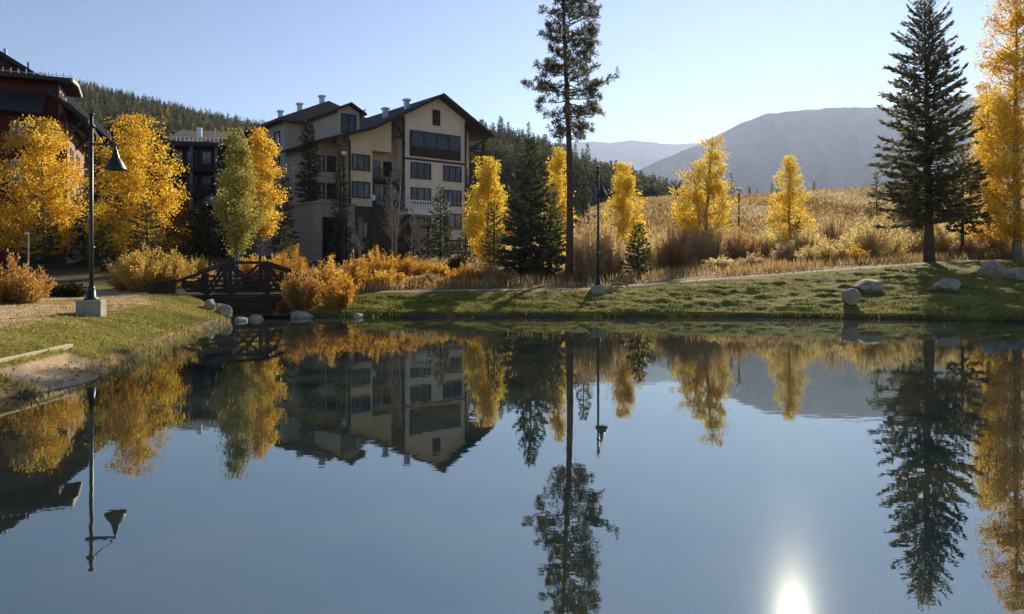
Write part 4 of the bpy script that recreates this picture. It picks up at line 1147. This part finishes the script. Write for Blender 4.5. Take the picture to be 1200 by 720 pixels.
# ------------------------------------------------------------------ trees
aspen('bushy golden aspen in front of the red building at the edge', 47, 46, 135, 46, 288, 11, 'leaf_gold', nleaf=24000, leaf=0.125, nb=70)
aspen('bushy golden orange aspen just right of the near lamp post', 160, 46, 136, 52, 292, 12, 'leaf_gold', nleaf=28000, leaf=0.125, nb=76)
aspen('rust orange young tree in the shade beside the golden aspen', 206, 51, 216, 17, 290, 13, 'leaf_rust', nleaf=4500, leaf=0.12)
aspen('tall yellow green aspen with a pale bare lower trunk behind the bridge', 277, 36, 148, 26, 284, 14, 'leaf_green', nleaf=14000, leaf=0.10, shape='tear', sigma=0.15, nb=70, rise=1.3)
aspen('golden aspen tucked behind the yellow green one', 308, 47, 148, 20, 264, 15, 'leaf_gold', nleaf=12000, leaf=0.12)
aspen('bright yellow aspen right of the tan lodge gable', 573, 50, 182, 28, 312, 16, 'leaf_yellow', nleaf=18000, leaf=0.12, shape='tear', sigma=0.17, nb=64)
aspen('yellow aspen half hidden behind the big spruce and the tall pine trunk', 652, 46, 171, 20, 318, 17, 'leaf_yellow', nleaf=9000, leaf=0.12, shape='tear', sigma=0.16)
aspen('neat cone shaped yellow aspen right of the far lamp post', 731, 53, 190, 27, 304, 18, 'leaf_yellow', nleaf=17000, leaf=0.12, shape='cone', rise=0.55, sigma=0.14, nb=72)
aspen('tallest aspen in the meadow, several stems and open yellow crown', 830, 52, 154, 33, 296, 19, 'leaf_yellow', nleaf=21000, leaf=0.12, stems=3, gap=0.3, shape='tear', rise=1.4, sigma=0.17, nb=75)
aspen('slender yellow aspen with a drooping lower crown in the middle of the meadow', 926, 58, 182, 24, 300, 20, 'leaf_yellow', nleaf=14000, leaf=0.12, shape='cone', gap=0.3, rise=0.6, sigma=0.16, nb=64)
aspen('great golden aspen at the right edge with its trunk on the bank', 1192, 40, -25, 44, 268, 21, 'leaf_gold', nleaf=28000, leaf=0.12, gap=0.6, sigma=0.24, shape='column', nb=80)
aspen('golden aspen between the great aspen and the dark spruce', 1158, 44, 96, 26, 280, 22, 'leaf_gold', nleaf=14000, leaf=0.12, gap=0.3)

def lodgepole(label, px, d, top, hw, cstart, seed):
    x = X(px, d); g = g1(x, d)
    H = Z(top, d) - g
    return plant_tree('pine_tree', label, 'tree', x, d, lodgepole_mesh(H, hw / F * d, Z(cstart, d) - g, seed), M['needle_pine'], M['bark_pine'], 'conifers around the pond')
lodgepole('very tall pine with a long bare trunk reaching above the picture', 667, 36, -70, 52, 158, 31)
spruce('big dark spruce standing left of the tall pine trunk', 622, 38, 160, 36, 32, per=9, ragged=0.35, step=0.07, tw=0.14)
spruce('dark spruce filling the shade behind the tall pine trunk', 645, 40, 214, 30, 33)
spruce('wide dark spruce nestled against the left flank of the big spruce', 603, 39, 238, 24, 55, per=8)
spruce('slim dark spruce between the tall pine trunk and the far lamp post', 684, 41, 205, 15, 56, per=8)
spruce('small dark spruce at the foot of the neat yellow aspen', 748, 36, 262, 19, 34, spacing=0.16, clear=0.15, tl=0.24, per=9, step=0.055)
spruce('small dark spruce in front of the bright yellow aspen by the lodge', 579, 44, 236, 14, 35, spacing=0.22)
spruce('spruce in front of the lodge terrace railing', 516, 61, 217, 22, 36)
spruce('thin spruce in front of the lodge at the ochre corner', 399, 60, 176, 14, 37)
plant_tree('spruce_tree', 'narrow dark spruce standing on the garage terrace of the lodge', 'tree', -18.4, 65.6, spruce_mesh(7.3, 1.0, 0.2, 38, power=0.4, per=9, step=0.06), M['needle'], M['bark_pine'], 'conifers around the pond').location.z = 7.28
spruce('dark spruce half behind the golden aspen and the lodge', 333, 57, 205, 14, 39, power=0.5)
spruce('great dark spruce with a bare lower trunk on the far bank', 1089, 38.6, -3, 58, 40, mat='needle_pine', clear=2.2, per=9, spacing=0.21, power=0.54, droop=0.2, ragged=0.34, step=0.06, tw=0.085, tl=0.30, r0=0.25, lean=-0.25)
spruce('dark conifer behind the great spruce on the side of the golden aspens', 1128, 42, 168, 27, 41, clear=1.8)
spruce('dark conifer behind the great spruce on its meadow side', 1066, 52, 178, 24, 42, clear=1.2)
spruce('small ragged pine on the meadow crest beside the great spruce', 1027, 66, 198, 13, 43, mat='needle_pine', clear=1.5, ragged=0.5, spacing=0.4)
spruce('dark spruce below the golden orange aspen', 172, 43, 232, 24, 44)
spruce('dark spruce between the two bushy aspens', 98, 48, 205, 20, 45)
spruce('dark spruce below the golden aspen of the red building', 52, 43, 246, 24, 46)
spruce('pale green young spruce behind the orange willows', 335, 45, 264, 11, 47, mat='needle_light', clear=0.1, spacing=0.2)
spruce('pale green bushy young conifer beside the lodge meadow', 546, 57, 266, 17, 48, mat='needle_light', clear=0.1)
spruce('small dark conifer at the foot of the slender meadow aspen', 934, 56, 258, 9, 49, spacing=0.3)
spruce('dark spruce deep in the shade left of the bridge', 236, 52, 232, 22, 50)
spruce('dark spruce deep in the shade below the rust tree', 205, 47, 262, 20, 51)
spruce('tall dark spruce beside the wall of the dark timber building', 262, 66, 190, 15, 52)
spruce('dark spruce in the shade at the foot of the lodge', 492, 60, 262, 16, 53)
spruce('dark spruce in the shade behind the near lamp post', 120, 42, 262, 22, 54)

def bare_tree(label, px, d, top, hw, seed, stems=3):
    x = X(px, d); g = g1(x, d); H = Z(top, d) - g; R = hw / F * d
    t = thing('bare_tree', label, 'tree', (x, d, g - 0.05), 0, 'bare trees by the lodge')
    rng = np.random.default_rng(seed); tr = MB(); br = MB()
    for s in range(stems):
        b = np.array((rng.normal() * 0.25, rng.normal() * 0.25, 0)); e = np.array((rng.normal() * R * 0.4, rng.normal() * R * 0.4, H * rng.uniform(0.8, 1)))
        tr.tube([b, (b + e) / 2 + rng.normal(size=3) * 0.1, e], [0.085, 0.06, 0.015], 6)
        for k in range(34):
            u = rng.uniform(0.25, 0.98); p = b + (e - b) * u; az = rng.uniform(0, 6.28); L = R * (1.1 - 0.7 * u) * rng.uniform(0.5, 1.1)
            q = p + np.array((math.cos(az) * L, math.sin(az) * L, L * rng.uniform(0.6, 1.4)))
            br.tube([p, (p + q) / 2 - (0, 0, 0.05), q], [0.025, 0.018, 0.006], 3, cap=False)
            for j in range(5):
                a2 = az + rng.normal() * 0.9; v = rng.uniform(0.3, 1); pp = p + (q - p) * v; l2 = L * 0.45
                br.tube([pp, pp + np.array((math.cos(a2) * l2, math.sin(a2) * l2, l2 * rng.uniform(0.5, 1.5)))], [0.013, 0.004], 3, cap=False)
    tr.build('trunk', M['bark_bare'], t, True); br.build('branches', M['bark_bare'], t)
bare_tree('pale leafless tree in front of the lodge balconies', 464, 59, 200, 18, 61, 3)
bare_tree('smaller leafless tree in front of the lodge terrace', 487, 58, 240, 12, 62, 2)
bare_tree('leafless sapling beside the lodge base wall', 418, 57, 250, 9, 63, 2)

# ------------------------------------------------------------------ willow shrubs
for i, (lab, px, d, top, hw, mat, kw) in enumerate([
    ('orange willow at the left edge of the near lawn', 14, 22, 300, 40, 'w_brown', {}),
    ('wide golden willow behind the near lamp post', 172, 29.4, 286, 54, 'w_mustard', {'dens': 1.2, 'nst': 260}),
    ('golden willow behind the left end of the bridge', 226, 34, 300, 24, 'w_mustard', {}),
    ('dark green round shrub between the orange willow and the lamp', 78, 26, 330, 26, 'w_dark', {}),
    ('golden willow seen over the middle of the bridge handrail', 298, 37, 295, 28, 'w_gold', {}),
    ('tall orange gold willow right of the bridge', 346, 35, 289, 32, 'w_orange', {'dens': 1.2}),
    ('golden willow leaning to the water right of the bridge', 385, 30.5, 301, 38, 'w_gold', {'dens': 1.2}),
    ('sparse rusty willow at the water by the bridge end', 354, 28.0, 318, 30, 'w_brown', {'dens': 0.9}),
    ('low rusty willow overhanging the shore', 396, 27.9, 326, 26, 'w_orange', {'dens': 0.9}),
    ('golden willow in front of the lamp at the lodge', 440, 35, 292, 32, 'w_gold', {'dens': 1.1}),
    ('golden orange willow along the path in front of the lodge', 480, 35.5, 299, 30, 'w_orange', {}),
    ('low yellow willow at the end of the golden row', 514, 36, 307, 20, 'w_gold', {}),
    ('brown willow in the tall grass left of the big spruce', 566, 36.5, 306, 34, 'w_rust', {'dens': 0.8}),
    ('dark low shrub at the meadow edge below the lodge', 535, 41, 297, 18, 'w_dark', {}),
    ('tall pale brown willow behind the far lamp post', 698, 36.5, 246, 36, 'w_pink', {'dens': 0.9}),
    ('pale brown willow between the pine trunk and the lamp', 682, 38, 262, 20, 'w_pink', {}),
    ('brown willow right of the small dark spruce', 788, 42, 268, 28, 'w_rust', {}),
    ('pale willow around the stems of the tallest meadow aspen', 826, 45, 256, 34, 'w_pink', {'dens': 0.8}),
    ('brown willow right of the tallest meadow aspen', 866, 46, 272, 28, 'w_rust', {'dens': 0.8}),
    ('straw willow left of the slender meadow aspen', 902, 47, 272, 24, 'w_straw', {}),
    ('straw willow right of the slender meadow aspen', 945, 46, 268, 28, 'w_straw', {}),
    ('tall tan willow at the back of the meadow thicket', 982, 52, 244, 34, 'w_pink', {}),
    ('large round straw willow above the boulder pair', 1020, 44, 254, 46, 'w_straw', {'dens': 1.3}),
    ('straw willow just left of the great spruce trunk', 1066, 46, 268, 26, 'w_straw', {}),
    ('golden straw willow just right of the great spruce trunk', 1116, 45, 262, 34, 'w_straw', {'dens': 1.2}),
    ('golden straw willow between the great spruce and the great aspen', 1156, 46, 258, 32, 'w_gold', {}),
    ('straw willow at the right edge behind the great aspen', 1205, 47, 262, 34, 'w_straw', {}),
    ('golden willow filling the gap by the red cone', 415, 33.5, 302, 24, 'w_gold', {}),
    ('low orange willow behind the golden row by the lodge lamp', 460, 38, 296, 24, 'w_orange', {}),
    ('low golden willow at the path in front of the golden row', 455, 32.5, 315, 26, 'w_gold', {'dens': .8}),
    ('rusty low willow at the path before the lodge', 498, 32.8, 318, 24, 'w_rust', {'dens': .7}),
    ('orange willow ending the golden row near the meadow', 540, 34.5, 312, 24, 'w_orange', {'dens': .8}),
    ('tan feathery willow at the path left of the big spruce', 586, 34, 316, 22, 'w_rust', {'dens': .7}),
    ('golden willow between the bridge and the orange gold willow', 325, 37, 298, 26, 'w_gold', {}),
    ('wide pale brown willow spreading right of the far lamp post', 716, 37, 264, 24, 'w_pink', {'dens': .8}),
    ('low rust willow under the neat yellow aspen', 728, 44, 290, 24, 'w_rust', {}),
    ('pale straw willow behind the small dark spruce', 762, 46, 280, 24, 'w_straw', {}),
    ('tan willow between the neat aspen and the tallest meadow aspen', 806, 52, 270, 30, 'w_pink', {}),
    ('low straw willow at the path below the tallest meadow aspen', 846, 39, 300, 24, 'w_straw', {'dens': .8}),
    ('low tan willow at the path below the meadow lamp post', 880, 40, 297, 22, 'w_pink', {'dens': .8}),
    ('tan willow in front of the slender meadow aspen', 924, 43, 286, 24, 'w_pink', {}),
    ('straw willow at the path left of the round straw willow', 966, 41, 283, 28, 'w_straw', {}),
    ('tan willow behind the round straw willow', 1046, 52, 254, 36, 'w_pink', {}),
    ('low golden willow at the foot of the round straw willow', 1000, 40.5, 290, 22, 'w_gold', {'dens': .7}),
    ('tall straw willow behind the great spruce trunk', 1092, 51, 258, 34, 'w_straw', {}),
    ('tan willow at the path under the golden aspens', 1136, 42.5, 278, 26, 'w_pink', {}),
    ('straw willow at the path beside the great aspen trunk', 1172, 42.5, 272, 24, 'w_straw', {}),
]):
    willow(lab, px, d, top, hw, mat, 100 + i, **kw)

# ------------------------------------------------------------------ far woods
def far_conifer(seed, n=120):
    """unit-height conifer of few faces (height 1, half width about 0.16)"""
    rng = np.random.default_rng(seed)
    t = rng.uniform(0.06, 1.0, n) ** 0.9
    az = rng.uniform(0, 2 * math.pi, n)
    P = np.stack([np.zeros(n), np.zeros(n), t], -1)
    L = (0.19 * (1 - t) ** 0.8 + 0.02) * rng.uniform(0.6, 1.15, n)
    U = unit(np.stack([np.cos(az), np.sin(az), -0.25 + 0.6 * t], -1))
    V, Fc = leaf_cards(P, U, L, L * 0.55 + 0.012, rng, 0.5)
    return V, Fc

def pine_proto(seed):
    mb, V, Fc, tint = spruce_mesh(15.0, 2.3, 1.5, seed, spacing=0.55, per=6, step=0.3, tl=0.75, tw=0.26, ragged=0.35)
    t = thing('pine_tree', 'tall dark pine in the wood beyond the meadow', 'tree', (0, 0, 0), 0, 'pines at the edge of the wood beyond the meadow')
    mb.build('trunk', M['bark_pine'], t); mesh_np('crown', V, Fc, M['needle_far'], t, False, {'tint': tint * 0.85})
    return t

def woods():
    rng = np.random.default_rng(77)
    # trees one can tell apart above the meadow
    protos = [pine_proto(301), pine_proto(302), pine_proto(303)]
    used = [False] * 3
    spots = []
    for px in np.arange(556, 796, 3.6):
        p = px + rng.normal() * 1.5; D = hill_D(p)
        d = D * rng.uniform(0.80, 1.0)
        spots.append((p, d, 0))
    for p in (806, 813, 822, 858, 876, 881, 887, 905, 912, 952, 1006, 1012):
        spots.append((p + rng.normal() * 2, rng.uniform(150, 175), 1))
    for i, (p, d, k) in enumerate(spots):
        j = i % 3
        o = protos[j] if not used[j] else copy_tree(protos[j])
        used[j] = True
        x = (p - 600) / F * d
        if k == 0:
            zb = float(hill_z(np.array([p]), np.array([d]))[0])
            zt = EYE + (HY - (np.interp(p, HPX, HTY) + rng.normal() * 7 + 2)) / F * d
            s = max((zt - zb) / 15.0, 0.75)
        else:
            zb = g1(x, d); s = rng.uniform(0.25, 0.42)
            o['label'] = 'small lone pine on the skyline of the dry meadow'; o['group'] = 'small pines on the meadow skyline'
        o.location = (x, d, zb - 0.3); o.rotation_euler = (0, 0, rng.uniform(0, 6.28)); o.scale = (s * 1.0, s * 1.0, s)
    # the mass of the forest
    pv = [far_conifer(400 + i) for i in range(6)]
    Vs, Fs, Ts = [], [], []; off = 0
    n = 0
    def put(p, d, h):
        nonlocal off, n
        v, f = pv[rng.integers(0, 6)]
        x = (p - 600) / F * d; zb = float(hill_z(np.array([p]), np.array([d]))[0])
        a = rng.uniform(0, 6.28); c, s = math.cos(a), math.sin(a)
        wd = rng.uniform(0.85, 1.25)
        q = np.stack([(v[:, 0] * c - v[:, 1] * s) * h * wd + x, (v[:, 0] * s + v[:, 1] * c) * h * wd + d, v[:, 2] * h + zb - 0.3], -1)
        Vs.append(q); Fs.append(f + off); off += len(v)
        tt = rng.uniform(0, 1) ** 1.3
        if rng.uniform() < 0.035 and p < 480: tt = 1.0
        else: tt = min(tt, 0.9)
        Ts.append(np.full(len(v), tt)); n += 1
    for _ in range(2600):
        p = rng.uniform(60, 420); D = hill_D(p); u = rng.uniform(0.12, 1.0) ** 0.75
        put(p, 130 + (D - 130) * u, rng.uniform(8, 15))
    for _ in range(900):
        p = rng.uniform(-500, 60); D = hill_D(p); u = rng.uniform(0.5, 1.0)
        put(p, 130 + (D - 130) * u, rng.uniform(9, 15))
    for _ in range(1300):
        p = rng.uniform(420, 800); D = hill_D(p); u = rng.uniform(0.45, 1.0)
        put(p, 130 + (D - 130) * u, rng.uniform(10, 15))
    for p in np.arange(-200, 420, 1.3):
        put(p, hill_D(p) * rng.uniform(0.96, 1.0), rng.uniform(9, 16))
    o = mesh_np('forest', np.concatenate(Vs), np.concatenate(Fs), M['needle_far'], None, False, {'tint': np.concatenate(Ts)})
    tag(o, 'dark conifer forest covering the hills behind the buildings', 'forest', kind='stuff')
woods()

# ------------------------------------------------------------------ grass and ground cover
def blades(name, label, P, h, wd, mat, seed, tint=None, lean=0.45, cat='grass'):
    rng = np.random.default_rng(seed); n = len(P)
    U = unit(np.stack([rng.normal(size=n) * lean, rng.normal(size=n) * lean, np.ones(n)], -1))
    V, Fc = leaf_cards(P, U, h, wd, rng, 0.9)
    t = rng.uniform(0, 1, n) if tint is None else tint
    o = mesh_np(name, V, Fc, M[mat], None, False, {'tint': np.repeat(np.clip(t, 0, 1), 4)})
    return tag(o, label, cat, kind='stuff')

def cover():
    rng = np.random.default_rng(9)
    # far bank grass
    n = 60000
    x = rng.uniform(-6.5, 27, n); u = rng.uniform(0, 1, n); y = ys(x) + 0.12 + u * (yc(x) - ys(x) - 0.5)
    k = fbm(x * 0.8, y * 1.8, 61); keep = rng.uniform(size=n) < np.clip(0.65 + k * 1.4, 0.1, 1)
    x, y, k = x[keep], y[keep], k[keep]
    P = np.stack([x, y, ground(x, y) - 0.02], -1)
    t = np.clip(0.50 + 1.0 * fbm(x * 0.30, y * 1.1, 62) + rng.normal(size=len(x)) * 0.10, 0, 1)
    blades('bank_grass', 'short green and tan grass on the far bank', P, rng.uniform(0.04, 0.10, len(x)), rng.uniform(0.015, 0.035, len(x)), 'grass_green', 1, t)
    # near lawn
    n = 90000
    x = rng.uniform(-16, -6.8, n); y = rng.uniform(9, 27.5, n)
    s = pond_sd(x, y); keep = (s > 0.15) & (sand_mask(x, y) < 0.2)
    keep &= rng.uniform(size=n) < np.clip(1.1 - 0.30 * s + 0.5 * fbm(x * 0.5, y * 0.5, 71), 0.12, 1)
    x, y, s = x[keep], y[keep], s[keep]
    P = np.stack([x, y, ground(x, y) - 0.012], -1)
    t = np.clip(0.32 + 0.15 * s + 0.6 * fbm(x * 0.6, y * 0.6, 72) + rng.normal(size=len(x)) * 0.15, 0, 1)
    blades('lawn_grass', 'short mown grass of the near lawn', P, rng.uniform(0.03, 0.075, len(x)), rng.uniform(0.01, 0.022, len(x)), 'grass_green', 2, t)
    # waterside tufts
    pts = []
    for i in range(len(POND)):
        a = POND[i]; b = POND[(i + 1) % len(POND)]
        L = np.linalg.norm(b - a)
        if (a[1] > 9 or b[1] > 9) and min(a[0], b[0]) < 28:
            m = int(L * 100); tt = rng.uniform(0, 1, (m, 1))
            pts.append(a + (b - a) * tt + rng.normal(size=(m, 2)) * 0.16)
    Q = np.concatenate(pts); x, y = Q[:, 0], Q[:, 1]
    k = fbm(x * 0.9, y * 0.9, 81); s = pond_sd(x, y)
    keep = (k > -0.05) & (s > -0.12) & ~((x < -9.3) & (y > 26))
    x, y, k = x[keep], y[keep], k[keep]
    P = np.stack([x, y, np.maximum(ground(x, y), -0.03) - 0.02], -1)
    right = (y > 22) & (x > 10)
    blades('shore_grass', 'tufts of grass and sedge along the waterline', P, rng.uniform(0.08, 0.2, len(x)) * np.where(right, 1.7, 1), rng.uniform(0.012, 0.03, len(x)), 'reed', 3, np.where(x < -6.5, 0.65, 0.3) + rng.normal(size=len(x)) * 0.25, lean=0.35)
    # dry meadow grass behind the path
    n = 52000
    x = rng.uniform(-9, 45, n); y = yc(x) + 0.7 + rng.uniform(0, 1, n) ** 1.5 * 34
    keep = np.abs(x / y) < 0.78; keep &= rng.uniform(size=n) < np.clip(0.7 + 1.6 * fbm(x * 0.35, y * 0.35, 91), 0.06, 1)
    x, y = x[keep], y[keep]
    P = np.stack([x, y, ground(x, y) - 0.03], -1)
    blades('meadow_grass', 'tall dry grass of the meadow behind the path', P, rng.uniform(0.18, 0.6, len(x)), rng.uniform(0.02, 0.05, len(x)), 'grass_dry', 4, lean=0.25)
    # tussocks and sage over the rising meadow
    n = 95000
    d = rng.uniform(58, 165, n); a = rng.uniform(-0.05, 0.62, n); x = a * d; y = d
    k = fbm(x * 0.12, y * 0.05, 95) + 0.5 * fbm(x * 0.5, y * 0.3, 96); keep = rng.uniform(size=n) < np.clip(0.75 + 1.3 * k, 0.2, 1)
    x, y, k = x[keep], y[keep], k[keep]
    P = np.stack([x, y, ground(x, y) - 0.05], -1)
    blades('hill_grass', 'dry tussocks over the rising meadow', P, rng.uniform(0.25, 0.8, len(x)), rng.uniform(0.08, 0.22, len(x)), 'grass_dry', 5, np.clip(0.45 - 0.55 * k + 0.5 * fbm(x * 0.05, y * 0.03, 97) + rng.normal(size=len(x)) * 0.2, 0, 1), lean=0.5)
    # pebbles and clods on the sandy patch and along the near waterline
    n = 9000
    x = rng.uniform(-12, -6.9, n); y = rng.uniform(9.5, 27, n); s = pond_sd(x, y)
    keep = ((sand_mask(x, y) > 0.4) & (rng.uniform(size=n) < 0.7)) | ((s > -0.1) & (s < 0.28))
    x, y = x[keep], y[keep]; m = len(x)
    r = rng.uniform(0.008, 0.03, m) * rng.choice([0.7, 1, 1.7], m, p=[.6, .33, .07])
    dv = np.array([(1, 0, 0), (0, 1, 0), (-1, 0, 0), (0, -1, 0), (0, 0, 0.7), (0, 0, -0.7)], float)
    V = dv[None] * r[:, None, None] * rng.uniform(0.7, 1.3, (m, 6, 1)); a = rng.uniform(0, 6.28, m)
    ca, sa = np.cos(a)[:, None], np.sin(a)[:, None]
    V = np.stack([V[..., 0] * ca - V[..., 1] * sa + x[:, None], V[..., 0] * sa + V[..., 1] * ca + y[:, None], V[..., 2] + np.maximum(ground(x, y), -0.02)[:, None]], -1)
    T = np.array([(0, 1, 4), (1, 2, 4), (2, 3, 4), (3, 0, 4), (1, 0, 5), (2, 1, 5), (3, 2, 5), (0, 3, 5)])
    o = mesh_np('pebbles', V.reshape(-1, 3), (T[None] + (np.arange(m) * 6)[:, None, None]).reshape(-1, 3), M['boulder'], None, True)
    tag(o, 'small pebbles and clods along the near waterline', 'pebbles', kind='stuff')
    # fallen leaves on the near bank and under the willows
    n = 5000
    x = rng.uniform(-15, -7.3, n); y = rng.uniform(9, 28, n); keep = (pond_sd(x, y) > 0.05) & (rng.uniform(size=n) < 0.4)
    x, y = x[keep], y[keep]; m = len(x)
    U = unit(np.stack([rng.normal(size=m), rng.normal(size=m), rng.normal(size=m) * 0.15], -1))
    V, Fc = leaf_cards(np.stack([x, y, ground(x, y) + 0.03], -1), U, rng.uniform(0.04, 0.07, m), 0.04, rng)
    o = mesh_np('fallen_leaves', V, Fc, M['w_rust'], None, False, {'tint': np.repeat(rng.uniform(0, 1, m), 4)})
    tag(o, 'scattered fallen leaves on the near lawn', 'leaves', kind='stuff')
cover()
